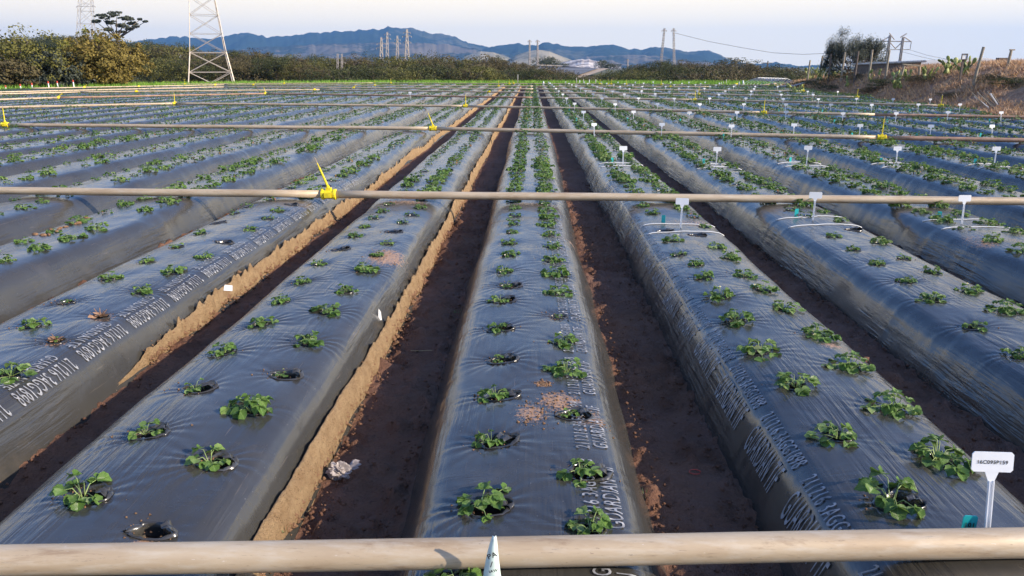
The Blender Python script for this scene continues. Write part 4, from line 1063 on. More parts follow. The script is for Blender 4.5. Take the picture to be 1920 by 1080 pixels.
# tall rear trees on the low hill and far tufts against the mountains
def spiky(px, y, D, w_m, key, label, name='distant_tree', group='trees on the far slope'):
    p = at_dist(px, y, D); z0 = float(G(p.x, D)) ; t = thing(name, label, 'tree', (p.x, D, z0), random.uniform(0, 6.28), group); h = p.z-z0
    t.scale = (w_m, w_m, h); a_, b_ = OAK[(key, int(px) % 3)]; link('crown', a_, t); link('trunk', b_, t)
k = 0
for x in range(42, 275, 13):
    k += 1; spiky(x+random.uniform(-4, 4), 66+12*(x-42)/230*.9-6*random.random(), 300, 7+3*random.random(), 'dark green', '%s dark tree along the skyline of the slope behind the willows' % ordinal(k))
k = 0
for x, y in [(312, 84), (331, 80), (345, 88), (352, 77), (298, 76), (281, 72)]:
    k += 1; spiky(x, y, 230, 6, 'dark green', '%s tree on the slope behind the big steel tower' % ordinal(k))
k = 0
for x, y, w_ in [(1015, 104, 7), (1026, 107, 6), (1032, 105, 6), (1042, 110, 4), (1057, 114, 4), (1129, 112, 6), (1137, 116, 5), (1150, 116, 6)]:
    k += 1; p = at_dist(x, y, 560); t = thing('distant_tree', '%s dark tree by the terraced field under the white quarry' % ordinal(k), 'tree', (p.x, 560, -1), 0, 'trees by the distant terraced field')
    t.scale = (w_, w_, p.z+1); link('crown', OAK[('dark green', k % 3)][0], t); link('trunk', OAK[('dark green', k % 3)][1], t)
k = 0
for x, y, w_ in [(560, 97, 3.5), (588, 99, 4), (683, 94, 4.5), (800, 93, 4.5), (818, 95, 4), (925, 103, 3.5), (940, 103, 3.5)]:
    k += 1; spiky(x, y, 215, w_, 'dark green', '%s dark crown poking above the oak line toward the mountain' % ordinal(k))
# umbrella shaped eucalyptus: bare limbs with flat leaf pads
def umbrella_tree(px, ytop, ybase, D, label, scale_px, seed, pads):
    t = thing('eucalyptus_tree', label, 'tree', (0, 0, 0)); Q = []; n = 0; Fq = []; mb = MB()
    b0 = at_dist(px, ybase, D); g = float(G(b0.x, D)); root = Vector((b0.x, D, g)); t.location = root
    tr = [Vector((0, 0, -.3)), Vector((.2, 0, (b0.z-g)*.6)), Vector((0, 0, b0.z-g))]; mb.tube(tr, [.35, .25, .18], 8)
    for j, (dx, dy, w_) in enumerate(pads):
        P = at_dist(px+dx, dy, D + ((j*37) % 7-3)*.8) - root; r_ = w_/F*D/2
        mb.tube([tr[2]-Vector((0, 0, .6)), tr[2].lerp(P, .5)+Vector((0, 0, -.3)), P-Vector((0, 0, r_*.25))], [.12, .08, .03], 5)
        V, Fc = crown(seed=seed+j, rad=(r_, r_, r_*.62), n_clump=30, per=18, leaf=.26, lobes=3); V = V + np.array(P) - np.array([0, 0, r_*.31])
        Q.append(V); Fq.append(Fc+n); n += len(V)
    link('crown', raw_mesh('crown', np.concatenate(Q), np.concatenate(Fq), CM['grey green']), t); mb.build('trunk', M_bark, t, True)
umbrella_tree(218, 22, 66, 115, 'umbrella shaped eucalyptus with bare limbs above the rusty willow', 100, 300, [(0, 27, 34), (-26, 32, 30), (18, 34, 26), (34, 44, 20), (-36, 40, 16), (10, 48, 24), (44, 36, 8), (54, 40, 7), (-12, 42, 20), (28, 54, 18), (8, 60, 16), (-18, 55, 18), (36, 50, 12)])
umbrella_tree(1372, 110, 124, 260, 'broad dark cypress with layered crown standing over the oaks beside the hoop frame', 100, 340, [(0, 115, 46), (-22, 116, 26), (24, 118, 40), (-10, 122, 40), (40, 124, 30), (10, 124, 40), (52, 128, 20), (60, 133, 14), (50, 136, 20)])

# ------------------------------------------------------------------ towers
def lattice(o, A, Bt, w0, w1, n, wd, m, rz=0, name='bracing', legs=True, x_only=False):
    """square tapering lattice from A (base centre) to Bt (top centre)"""
    A, Bt = Vector(A), Vector(Bt); M = Matrix.Rotation(rz, 3, 'Z'); cs = [M @ Vector(c) for c in ((-.5, -.5, 0), (.5, -.5, 0), (.5, .5, 0), (-.5, .5, 0))]
    hs = [1-(1-k/n)**1.15 for k in range(n+1)]
    P = [[A.lerp(Bt, h)+c*(w0+(w1-w0)*h) for c in cs] for h in hs]; br = MB()
    for c in range(4):
        if legs:
            lg = MB(); lg.bar(P[0][c], P[n][c], wd*1.5); lg.build('leg', m, o)
        for k in range(n):
            d = (c+1) % 4; br.bar(P[k][c], P[k+1][d], wd*.8); br.bar(P[k][d], P[k+1][c], wd*.8); br.bar(P[k+1][c], P[k+1][d], wd*.8)
    br.build(name, m, o)
def big_tower():
    D = 92; p = at_dist(395, 147, D); g = float(G(p.x, D)); o = thing('lattice_tower', 'big pale steel lattice tower standing on the green verge beside the oaks', 'power tower', (p.x, D, g-.1), 0)
    k = D/F; base = 84*k; z1 = 75*k; zt = 330*k
    lattice(o, (0, 0, 0), (0, 0, z1), base, base*.72, 2, .07, M_galv, R(24))
    lattice(o, (0, 0, z1), (0, 0, zt), base*.72, base*.10, 9, .04, M_galv, R(24), 'upper_bracing')
    for z in (zt*.55, zt*.72, zt*.9):
        a = MB(); L_ = 4.6 if z < zt*.8 else 3.6
        for s in (-1, 1): a.bar((0, 0, z), (s*L_, s*.6, z), .09); a.bar((0, 0, z+.9), (s*L_, s*.6, z), .07)
        a.build('cross_arm', M_galv, o)
big_tower()
def far_tower(px, ybase, ytop, D, w0px, w1px, n, wd, label, arms, m=M_galv_dark, zb=None, dx=0, rz=.3, grp='distant power towers'):
    pt = at_dist(px+dx, ytop, D); p = at_dist(px, ybase, D); z0 = float(G(p.x, D))-.2 if zb is None else zb
    o = thing('lattice_tower', label, 'power tower', (p.x, D, z0), 0, grp); k = D/F
    f = (pt.z-z0)/max(.1, pt.z-p.z); top = Vector((pt.x-p.x, 0, pt.z-z0)); bx = -(pt.x-p.x)*(f-1)
    lattice(o, (bx, 0, 0), top, w0px*k*(1+(f-1)*.3), w1px*k, n, wd, m, rz)
    for (ya, half) in arms:
        P = at_dist(px+dx, ya, D); a = MB(); z = P.z-z0; q = z/top.z; cx = bx+(top.x-bx)*q
        a.bar((cx-half*k, 0, z), (cx+half*k, 0, z), wd*1.1); a.bar((cx-half*k, 0, z), (cx, 0, z+half*k*.35), wd*.8); a.bar((cx+half*k, 0, z), (cx, 0, z+half*k*.35), wd*.8); a.build('cross_arm', m, o)
        for s in (-1, 1):
            i_ = MB(); i_.tube([(cx+s*half*k, 0, z), (cx+s*half*k, 0, z-2.2*k)], .06*D/150, 5); i_.build('insulator', m, o)
    return o
far_tower(161, 60, -40, 170, 26, 16, 9, .05, 'thin steel tower rising out of frame above the willows', [(12, 17), (-10, 20)])
far_tower(633, 143, 101, 140, 3.2, 2.6, 8, .035, 'small twin lattice pole standing before the oaks, half with its neighbour', [(110, 6)], M_galv_dark, zb=-2.4)
far_tower(641, 143, 101, 140, 3.2, 2.6, 8, .035, 'small lattice pole closely beside the twin one before the oaks', [(117, 6)], M_galv_dark, zb=-2.4)
far_tower(715, 122, 70, 330, 9, 2, 8, .085, 'steel tower with its foot among the oaks under the peak', [(82, 8), (90, 9)], M_galv, zb=-9)
far_tower(726, 110, 60, 520, 6, 2, 8, .10, 'faint tower just past the one whose foot stands in the oaks', [(64, 5), (72, 6)], M_galv)
far_tower(745, 108, 67, 520, 6, 2, 8, .10, 'faint middle tower between its two taller neighbours under the mountain', [(74, 5), (80, 5)], M_galv)
far_tower(763, 108, 55, 420, 9, 2, 8, .12, 'tallest distant tower under the falling mountain ridge', [(61, 6), (68, 8), (79, 7)], M_galv)
far_tower(993, 112, 75, 480, 3, 1.5, 8, .14, 'thin mast by the tan hill, first of two', [(77, 3)], M_galv_dark)
far_tower(1008, 112, 75, 480, 3, 1.5, 8, .14, 'thin mast by the tan hill, second of two', [(77, 3)], M_galv_dark)
far_tower(1239, 120, 53, 300, 3.6, 2.2, 10, .055, 'leaning lattice mast, first of the tall pair past the quarry', [(57, 4)], M_galv_dark, dx=7, grp='two tall masts')
far_tower(1264, 120, 53, 300, 3.4, 2.2, 10, .055, 'lattice mast, second of the tall pair past the quarry', [(57, 4)], M_galv_dark, dx=-1, grp='two tall masts')
far_tower(1177, 122, 111, 420, 1.4, 1, 4, .12, 'small mast over the oaks between quarry and tall mast pair', [(112, 2)], M_galv_dark)
def portal_tower():
    D = 240; k = D/F; p = at_dist(1673, 118, D); z0 = -.4; o = thing('lattice_tower', 'twin legged tower with raised horns and wide cross arm behind the bushy tree', 'power tower', (p.x, D, z0), 0)
    Z = lambda y: at_dist(1673, y, D).z - z0
    lattice(o, (-11*k, 0, 0), (-10*k, 0, Z(66)), 3*k, 2.2*k, 9, .14, M_galv_dark); lattice(o, (13*k, 0, 0), (13*k, 0, Z(70)), 3*k, 2.2*k, 9, .14, M_galv_dark)
    a = MB(); B = lambda x1, y1, x2, y2, w_=.22: a.bar((x1*k, 0, Z(y1)), (x2*k, 0, Z(y2)), w_)
    B(-24, 77, 28, 78); B(-24, 77, -10, 68); B(28, 78, 14, 69); B(-10, 78, 2, 91); B(13, 78, 2, 91); B(-12, 93, 28, 93, .15); a.build('cross_arm', M_galv_dark, o)
    for q in ((-12, 62, -2, 74), (8, 70, 18, 63)):
        h = MB(); h.bar((q[0]*k, 0, Z(q[1])), (q[2]*k, 0, Z(q[3])), .22); h.build('horn', M_galv_dark, o)
    for x_ in (-24, 28):
        h = MB(); h.tube([(x_*k, 0, Z(77)), (x_*k, 0, Z(92))], .11, 5); h.build('insulator', M_galv_dark, o)
portal_tower()
def wire(label, pts, r):
    P = [at_dist(x, y, D) for x, y, D in pts]; m = MB(); out = []
    for k in range(len(P)-1):
        for j in range(12): out.append(P[k].lerp(P[k+1], j/12))
    out.append(P[-1]); m.tube(out, r, 4); tag(m.build('power_cable', M_wire), label, 'cable', 'power cables')
wire('long sagging power cable from the mast pair toward the bushy tree', [(1266, 62, 300), (1330, 78, 292), (1400, 91, 285), (1450, 99, 280), (1505, 102, 275), (1600, 98, 262), (1650, 90, 240)], .06)
wire('cable falling from the horned tower to behind the shed roof, upper one', [(1701, 92, 240), (1740, 104, 200), (1790, 114, 160), (1850, 122, 120)], .035)
wire('cable falling from the horned tower to behind the shed roof, lower one', [(1688, 96, 240), (1725, 106, 200), (1770, 116, 160), (1830, 126, 120)], .035)
def utility_pole(px, ytop, D, label):
    p = at_dist(px, ytop, D); z0 = float(G(p.x, D)); o = thing('utility_pole', label, 'pole', (p.x, D, z0)); m = MB(); m.tube([(0, 0, 0), (0, 0, p.z-z0)], [.2, .13], 8); m.build('pole_shaft', M_darkwood, o)
    a = MB(); a.box((0, 0, p.z-z0-.5), (2.2, .15, .15)); a.build('cross_arm', M_darkwood, o)
utility_pole(1440, 114, 190, 'wooden utility pole with cross arm against the far blue hill')
utility_pole(1400, 117, 200, 'wooden utility pole inside the layered cypress')

# ------------------------------------------------------------------ things on the bank
def bank_pt(px, D, dz=0):
    p = at_dist(px, 130, D); return Vector((p.x, D, float(bank_z(p.x, D))+dz))
def bank_at(px, py):
    d = ray(px, py); D = 14.0
    while D < 64:
        p = CAM + d*(D/d.y)
        if p.z <= float(bank_z(p.x, D)): return Vector((p.x, D, float(bank_z(p.x, D))))
        D += .1
    return bank_pt(px, 40)
posts = [(1516, 113, 134, 54, .03), (1537, 105, 132, 51, .05), (1556, 101, 140, 48, -.02), (1579, 98, 136, 46, .03), (1604, 96, 130, 43, .02), (1631, 93, 130, 41, .0), (1662, 94, 133, 39.5, .02), (1828, 88, 130, 30, .12), (1888, 94, 112, 31.5, .06)]
for k, (px, yt, yb_, D, ln) in enumerate(posts):
    p = bank_pt(px, D); h = at_dist(px, yt, D).z-p.z; r_ = .055
    m = MB(); m.tube([(0, 0, -.3), (ln*h*.5, 0, h*.5), (ln*h, 0, h)], [r_*1.1, r_, r_*.92], 9)
    if k == 8: m.box((ln*h+.03, 0, h+.01), (.20, .06, .05))
    o = m.build('fence_post', M_wood if k not in (2, 4) else M_darkwood, None, False, p)
    wh = ['%s weathered fence post counted from the hoop frame along the bank' % ordinal(k+1)] if k < 7 else ['leaning grey post on the bank above the pile of old stakes' if k == 7 else 'short dark post with a stub arm at the end of the bank']
    tag(o, wh[0], 'fence post', 'fence posts on the bank')
M_cactus = island_mat('cactus_pad', [(.15, (.09, .12, .035)), (.5, (.24, .28, .08)), (.85, (.46, .48, .18))], .55, 0)
def pad(mb_v, mb_f, c, nrm, up, w_, h_, t_=.03):
    s = nrm.cross(up).normalized(); b0 = len(mb_v); n = 12
    for k_, (sc_, off) in enumerate(((.0, t_*.5), (.7, t_*.45), (1, 0), (.7, -t_*.45), (0, -t_*.5))):
        if sc_ == 0: mb_v.append(tuple(c+up*h_*.5+nrm*off)); continue
        for j in range(n):
            a = 2*math.pi*j/n; taper = .82+.18*math.sin(a)
            mb_v.append(tuple(c+up*(h_*.5+math.sin(a)*h_*.5*sc_)+s*(math.cos(a)*w_*.5*sc_*taper)+nrm*off))
    top, r1, r2, r3, bot = b0, b0+1, b0+1+n, b0+1+2*n, b0+1+3*n
    for j in range(n):
        q = (j+1) % n; mb_f += [(top, r1+j, r1+q), (r1+j, r2+j, r2+q, r1+q), (r2+j, r3+j, r3+q, r2+q), (r3+j, bot, r3+q)]
def cactus(px, py, w_px, h_px, label, seed, n_pads, dz=0):
    rr = random.Random(seed); p = bank_at(px, py); k = p.y/F; W, H = w_px*k, h_px*k; V = []; Fc = []; P = []
    for j in range(max(3, n_pads//4)):
        c = Vector((rr.uniform(-.3, .3)*W, rr.uniform(-.2, .2)*W, -.03)); P.append((c, Vector((rr.uniform(-.5, .5), rr.uniform(-.3, .3), 1)).normalized()))
    i = 0
    while i < n_pads:
        c, up = P[i % len(P)] if i < len(P) else P[rr.randrange(len(P))]
        if c.z > H*.85: i += 1; continue
        nrm = Vector((rr.uniform(-1, 1), rr.uniform(-1, .2), rr.uniform(-.2, .2))); nrm = (nrm - up*nrm.dot(up)).normalized()
        h_ = rr.uniform(.18, .28); w_ = h_*rr.uniform(.6, .8); pad(V, Fc, c, nrm, up, w_, h_)
        e = c+up*h_*.9; u2 = (up+Vector((rr.uniform(-.8, .8), rr.uniform(-.6, .6), rr.uniform(-.1, .4)))).normalized(); P.append((e, u2)); i += 1
    t = thing('prickly_pear', label, 'cactus', p, 0, None); link('cactus_pads', raw_mesh('cactus_pads', V, Fc, M_cactus, True), t)
cactus(1550, 150, 66, 30, 'largest bright prickly pear clump at the dark end of the bank', 1, 60, -.15)
cactus(1522, 148, 40, 24, 'prickly pear clump under the first fence posts', 2, 34, -.1)
cactus(1497, 152, 36, 22, 'dull prickly pear clump at the low tip of the bank', 3, 34, -.05)
cactus(1592, 162, 26, 14, 'small prickly pear halfway down the dark bank face', 4, 14, -.3)
cactus(1632, 158, 24, 22, 'upright prickly pear on the slope below the shed roof', 5, 14, -.2)
cactus(1690, 158, 46, 22, 'broad pale prickly pear in the middle of the slope', 6, 40, -.1)
cactus(1688, 167, 34, 14, 'low prickly pear with yellow pads close to the bank foot', 7, 16, .05)
cactus(1745, 148, 40, 18, 'dark prickly pear spreading toward the framed board', 8, 26, -.1)
cactus(1780, 138, 40, 26, 'prickly pear with round lobes against the sky beside the framed board', 9, 30, -.05)
cactus(1803, 142, 18, 34, 'slender prickly pear climbing up to the framed board', 10, 20, 0)
p = bank_pt(1803, 31.5); zt = at_dist(1803, 101, 31.5).z-p.z; o = thing('framed_board', 'small square board in a dark frame on a post above the cactus', 'board', p)
m = MB(); m.box((0, 0, zt*.5-.15), (.07, .07, zt+.1)); m.build('post', M_darkwood, o)
m = MB(); m.box((0, -.05, zt-.11), (.18, .02, .18)); m.build('board_face', M_white, o)
m = MB()
for a, b in (((0, -.065, zt-.01), (.24, .03, .035)), ((0, -.065, zt-.215), (.24, .03, .035)), ((-.105, -.062, zt-.11), (.03, .03, .17)), ((.105, -.062, zt-.11), (.03, .03, .17))): m.box(a, b)
m.build('board_frame', M_darkwood, o)
# low corrugated shed and long pale roof behind the bank
def corr_roof(o, name, A, Bv, w_dir, thick, m, waves=40):
    A, Bv, W = Vector(A), Vector(Bv), Vector(w_dir); V = []; n = waves*4
    for k in range(n+1):
        q = A.lerp(Bv, k/n); dz = .03*math.sin(k/4*2*math.pi)
        for w_, e in ((0, 0), (1, 0), (1, -thick), (0, -thick)): V.append(q+W*w_+Vector((0, 0, dz+e)))
    Fc = [(k*4+j, k*4+(j+1) % 4, (k+1)*4+(j+1) % 4, (k+1)*4+j) for k in range(n) for j in range(4)] + [(0, 1, 2, 3), (n*4+3, n*4+2, n*4+1, n*4)]
    link(name, raw_mesh(name, V, Fc, m), o)
D = 45; a = at_dist(1612, 119, D); b = at_dist(1738, 113.5, D-6); o = thing('low_shed', 'low shed with pale corrugated roof edge behind the fence posts', 'shed', (a.x, a.y, 0.9))
L_ = b-a; L_.z = b.z-a.z; za = a.z-.9
corr_roof(o, 'shed_roof', (0, 0, za), (L_.x, L_.y, za+L_.z), (.6, 2.6, -.02), .05, simple('corrugated_sheet', (.55, .52, .48), .5, .3, 3))
m = MB(); d = Vector((L_.x, L_.y, 0)); n_ = Vector((.6, 2.6, 0)); zz = za-.06
m.add([Vector((0, 0, -.4))+d*.05+n_*.1, d*.95+n_*.1+Vector((0, 0, -.4)), d*.95+n_*.95+Vector((0, 0, -.4)), d*.05+n_*.95+Vector((0, 0, -.4)), Vector((0, 0, zz+L_.z*.05))+d*.05+n_*.1, d*.95+n_*.1+Vector((0, 0, zz+L_.z*.95)), d*.95+n_*.95+Vector((0, 0, zz-.03+L_.z*.95)), d*.05+n_*.95+Vector((0, 0, zz-.03))], [(0, 3, 2, 1), (4, 5, 6, 7), (0, 1, 5, 4), (1, 2, 6, 5), (2, 3, 7, 6), (3, 0, 4, 7)])
m.build('shed_wall', M_darkwood, o)
D = 40; a = at_dist(1736, 119, D); b = at_dist(1960, 112, D+1); o = thing('long_pale_building', 'long low building with pale roof showing over the dry bank', 'building', (a.x, a.y, .9)); W = b.x-a.x
def zat(x, y): return at_dist(x, y, D).z-.9
prof = [(1736, 118.5), (1760, 115.5), (1800, 112.5), (1835, 110), (1864, 108.5), (1884, 108.5), (1886, 111), (1920, 113.5), (1965, 116)]
V = []; 
for (x_, y_) in prof:
    xx = at_dist(x_, y_, D).x-a.x; z_ = zat(x_, y_); V += [(xx, 0, -.5), (xx, 0, z_-.17), (xx, -.15, z_-.15), (xx, 1.6, z_+.02), (xx, 6, z_-.05)]
np_ = len(prof)
m = MB(); m.add([V[k*5+j] for k in range(np_) for j in (0, 1)], [(k*2, k*2+2, k*2+3, k*2+1) for k in range(np_-1)]); m.build('building_wall', M_concrete, o)
m = MB(); m.add([V[k*5+j] for k in range(np_) for j in (2, 3, 4)], [(k*3+j, (k+1)*3+j, (k+1)*3+j+1, k*3+j+1) for k in range(np_-1) for j in (0, 1)]); rf = m.build('building_roof', M_concrete, o); sm = rf.modifiers.new('s', 'SOLIDIFY'); sm.thickness = .06
m = MB(); x0_ = at_dist(1866, 108, D).x-a.x; m.box((x0_+.24, -.2, zat(1866, 111)-.02), (.46, .3, .17)); m.build('roof_box', M_darkwood, o)
# broken bench like boards beside the shed
m = MB(); p = bank_pt(1712, 34); zz = at_dist(1712, 122, 34).z-p.z
m.box((-.1, 0, zz), (.75, .12, .05), 0, 0, 1, (0, R(6))); m.bar((.25, 0, zz-.02), (.3, 0, zz-.4), .07); m.bar((-.4, 0, zz), (-.45, 0, zz-.4), .07)
tag(m.build('plank_rail', M_wood, None, False, p), 'pale plank rail on short legs below the shed roof', 'rail')
# pile of old stakes leaning on the slope
p = bank_at(1850, 202); o = thing('stake_pile', 'pile of old grey stakes lying down the slope near the bank foot', 'stakes', p); rr = random.Random(3)
for k in range(9):
    x_ = -.28+k*.065; up = Vector((-.30+rr.uniform(-.1, .1), .35, .42+rr.uniform(-.05, .08))); st_ = Vector((x_+.12+rr.uniform(-.02, .02), -.25, -.02+rr.uniform(0, .05)))
    m = MB(); m.tube([st_, st_+up*.5, st_+up*rr.uniform(.85, 1.15)], .017, 6); m.build('stake', [M_wood, M_string, M_darkwood][k % 3 if k % 4 else 0], o)
m = MB(); m.tube([(0, 0, 0), (.5, -.15, .06), (1.1, -.35, .0), (1.5, -.5, -.03)], [.02, .025, .02, .012], 6); q = bank_at(1680, 188) + Vector((0, 0, .04))
tag(m.build('dead_branch', M_darkwood, None, True, q), 'dead branch lying along the foot of the bank below the cactus', 'branch')
# leafy but twiggy bush on the bank
def twiggy(px, D, w_px, top_y, label):
    p = bank_pt(px, D); h = at_dist(px, top_y, D).z-p.z; r_ = w_px/2/F*D; rr = random.Random(9); mb = MB(); tips = []
    def grow(a, d, L_, r0, depth):
        b = a+d*L_; mid = a.lerp(b, .5)+Vector((rr.uniform(-.1, .1), rr.uniform(-.1, .1), rr.uniform(0, .1)))*L_; mb.tube([a, mid, b], [r0, r0*.8, r0*.55], 4 if depth > 1 else 6, 0, False)
        if depth >= 1: tips.append(mid); tips.append(b)
        if depth < 4:
            for q in range(3 if depth else 8):
                dd = (d*.9+Vector((rr.uniform(-1, 1), rr.uniform(-1, 1), rr.uniform(-.35, .75)))*(.75 if depth else 1.2)).normalized(); grow(mid.lerp(b, rr.uniform(.2, 1)), dd, L_*rr.uniform(.6, .85), r0*.55, depth+1)
    for q in range(6):
        a = q*1.05+rr.uniform(-.3, .3); grow(Vector((math.cos(a)*.2, math.sin(a)*.2, -.1)), Vector((math.cos(a)*.8, math.sin(a)*.8, .9 if q % 2 else .35)).normalized(), h*.34, .045, 0)
    ext = max(abs(t.x) for t in tips); top = max(t.z for t in tips); sx_, sz_ = r_/ext, h/top
    t = thing('bushy_tree', label, 'tree', p, 0); t.scale = (sx_, sx_, sz_)
    mb.build('trunk', M_darkwood, t, True); V = []; Fc = []
    for tp in tips:
        for q in range(7):
            c = tp+Vector((rr.gauss(0, .10), rr.gauss(0, .10), rr.gauss(0, .09))); u_ = Vector((rr.gauss(0, 1), rr.gauss(0, 1), rr.gauss(0, 1))).normalized()*.045; v_ = u_.orthogonal().normalized()*.02; b0 = len(V)
            V += [c-u_, c+v_, c+u_, c-v_]; Fc.append((b0, b0+1, b0+2, b0+3))
    link('crown', raw_mesh('crown', V, np.array(Fc), CM['grey green']), t)
twiggy(1598, 49, 112, 50, 'bushy dark tree with bare twigs standing behind the fence posts')
# dark shrubs low on the shaded bank end
for k, (px, D, w_, h_) in enumerate([(1510, 165, 1.2, .7), (1538, 160, 1.2, .6), (1612, 150, 1.3, .5), (1655, 162, 1.0, .5), (1735, 152, 1.1, .4), (1560, 168, 1.1, .5), (1640, 172, .8, .4), (1575, 146, 1.0, .5), (1860, 150, 1.0, .35), (1895, 160, .9, .35), (1790, 180, .7, .25)]):
    p = bank_at(px, D) + Vector((0, 0, -.12)); t = thing('low_shrub', '%s dark low shrub on the bank counted from its middle toward the hoop frame' % ordinal(k+1), 'shrub', p, k, 'low shrubs on the bank'); t.scale = (w_, w_, h_)
    link('crown', OAK[('dark green' if k % 2 else 'brown green', k % 3)][0], t)
# hoops, loose pipes and markers at the far corner
D = 57; o = thing('hoop_frame', 'row of bent bare hoops of a small tunnel beside the bank tip', 'hoop frame', (0, 0, 0)); q0 = at_dist(1396, 160, D); q1 = at_dist(1452, 160, D-5)
for k in range(8):
    c = q0.lerp(q1, k/7*.8) ; c.z = FUR; rx = 26/F*D; m = MB(); m.tube([(c.x+rx*1.0*(1-math.cos(a*math.pi/12)), c.y+.5*math.sin(a), c.z+.78*math.sin(a*math.pi/12)) for a in range(13)], .016, 5)
    m.build('hoop', M_white, o)
def stick(name, label, cat, pts, r_, m_, D):
    P = [at_dist(x, y, D) for x, y in pts]; m = MB(); m.tube(P, r_, 10); return tag(m.build(name, m_, None, True), label, cat)
stick('loose_pipe', 'pale yellow pipe lying aslant in front of the bare hoops', 'pipe', [(1414, 161.5), (1456, 156.5)], .05, M_pipe, 52)
stick('loose_pipe', 'grey bent pipe running up to the dark bank face', 'pipe', [(1460, 162.5), (1488, 161), (1500, 157.5), (1510, 154.5)], .055, M_concrete, 50)
stick('loose_pipe', 'short grey pipe end lying higher up at the bank tip', 'pipe', [(1473, 158), (1482, 153)], .045, M_concrete, 51)
stick('white_stub', 'white pipe stub with a low white block at the bare hoops', 'pipe', [(1393.5, 151), (1393.5, 161)], .05, M_white, 57)
stick('loose_pipe', 'white pipe piece lying at the start of the bare hoops', 'pipe', [(1393, 160.5), (1406, 160.5)], .06, M_white, 56.5)
stick('yellow_fitting', 'yellow fitting lying beside the white stub', 'pipe fitting', [(1374, 159), (1379, 158), (1383, 157.5)], .07, M_yellow, 57)
for k, (x, yt) in enumerate([(1352.5, 154), (1356.5, 153), (1362, 149), (1386.5, 153), (1117, 148.5), (1094, 148), (1087, 150), (1081, 146), (971, 139.5), (1105, 149)]):
    o = stick('marker_stake', '%s thin pale stake on the far verge' % ordinal(k+1), 'stake', [(x, yt), (x, 160)], .022 if k != 4 else .03, M_concrete if k % 3 else M_white, 61); o['group'] = 'thin stakes on the far verge'
p = at_dist(1019, 155, 61); o = crumple('sack', 'white upright sack standing on the green verge near the straight ahead rows', 'sack', (p.x, 61, FUR), (.16, .14, 1.0), M_white, 8, .55, .12, 12)
for k, (x, y) in enumerate([(12, 160), (40, 157.5), (62, 155.5), (93, 152.5), (110, 152), (140, 150)]):
    D = 47+k*.9; p = at_dist(x, 172, D); zt = at_dist(x, y, D).z; o = thing('capped_marker', 'white marker with red cap, %s from the field corner under the willows' % ordinal(k+1), 'marker', (p.x, D, FUR), 0, 'red capped white markers')
    m = MB(); m.tube([(0, 0, 0), (0, 0, zt-FUR-.12)], [.045, .035], 8); m.build('marker_post', M_white, o); m = MB(); m.tube([(0, 0, zt-FUR-.12), (0, 0, zt-FUR)], [.05, .04], 8); m.build('red_cap', M_red, o)
# ------------------------------------------------------------------ far land
def patch(name, corners, nx, ny, fn, m, kind='structure', label=None):
    """corners: four world points (near-left, near-right, far-right, far-left)"""
    U, W = np.meshgrid(np.linspace(0, 1, nx), np.linspace(0, 1, ny)); c = [np.array(q) for q in corners]
    P = (c[0]*(1-U[..., None])+c[1]*U[..., None])*(1-W[..., None]) + (c[3]*(1-U[..., None])+c[2]*U[..., None])*W[..., None]
    if fn is not None: P = fn(P, U, W)
    idx = np.arange(U.size).reshape(U.shape); Fc = np.stack([idx[:-1, :-1], idx[:-1, 1:], idx[1:, 1:], idx[1:, :-1]], -1).reshape(-1, 4)
    return tag(link(name, raw_mesh(name, P.reshape(-1, 3), Fc, m, True)), label, None, None, kind)
def crop_mat():
    m, nt, p, o = mat('distant_crop_rows'); n1 = noise(nt, 1, 3, .5, wpos(nt, (.02, .22, 0))); n2 = noise(nt, 1, 2, .5, wpos(nt, (.004, .03, 0)))
    nt.links.new(mix(nt, ramp(nt, n2.outputs[0], [(.45, (0, 0, 0)), (.55, (1, 1, 1))]), ramp(nt, n1.outputs[0], [(.4, (.07, .075, .09)), (.6, (.18, .18, .19))]), (.09, .09, .10)), p.inputs['Base Color']); p.inputs['Roughness'].default_value = .8; return m
w3 = lambda x, y, D: tuple(at_dist(x, y, D))
patch('distant_field', [w3(1010, 140, 400), w3(1086, 140, 400), w3(1122, 128, 520), w3(1010, 121, 560)], 20, 20, None, crop_mat(), label='terraced field with dark rows below the quarry')
patch('dirt_road', [w3(1066, 145, 385), w3(1090, 147, 385), w3(1142, 129, 540), w3(1116, 129.2, 535)], 6, 20, lambda P, U, W: P+np.array([0, 0, .35]), simple('pale_dirt', (.36, .27, .19), .9, .1, .02, obj=False), label='tan dirt road slanting up beside the distant field')
patch('dirt_track', [w3(1008, 124, 530), w3(1056, 126, 520), w3(1056, 124, 545), w3(1008, 121, 565)], 6, 6, lambda P, U, W: P+np.array([0, 0, .4]), simple('pale_dirt_two', (.36, .29, .2), .9, .1, .02, obj=False))
stick('windbreak', 'long black windbreak netting along the top of the distant field', 'netting', [(1054, 124.8), (1085, 127.2), (1116, 129.4)], .5, M_wire, 520)
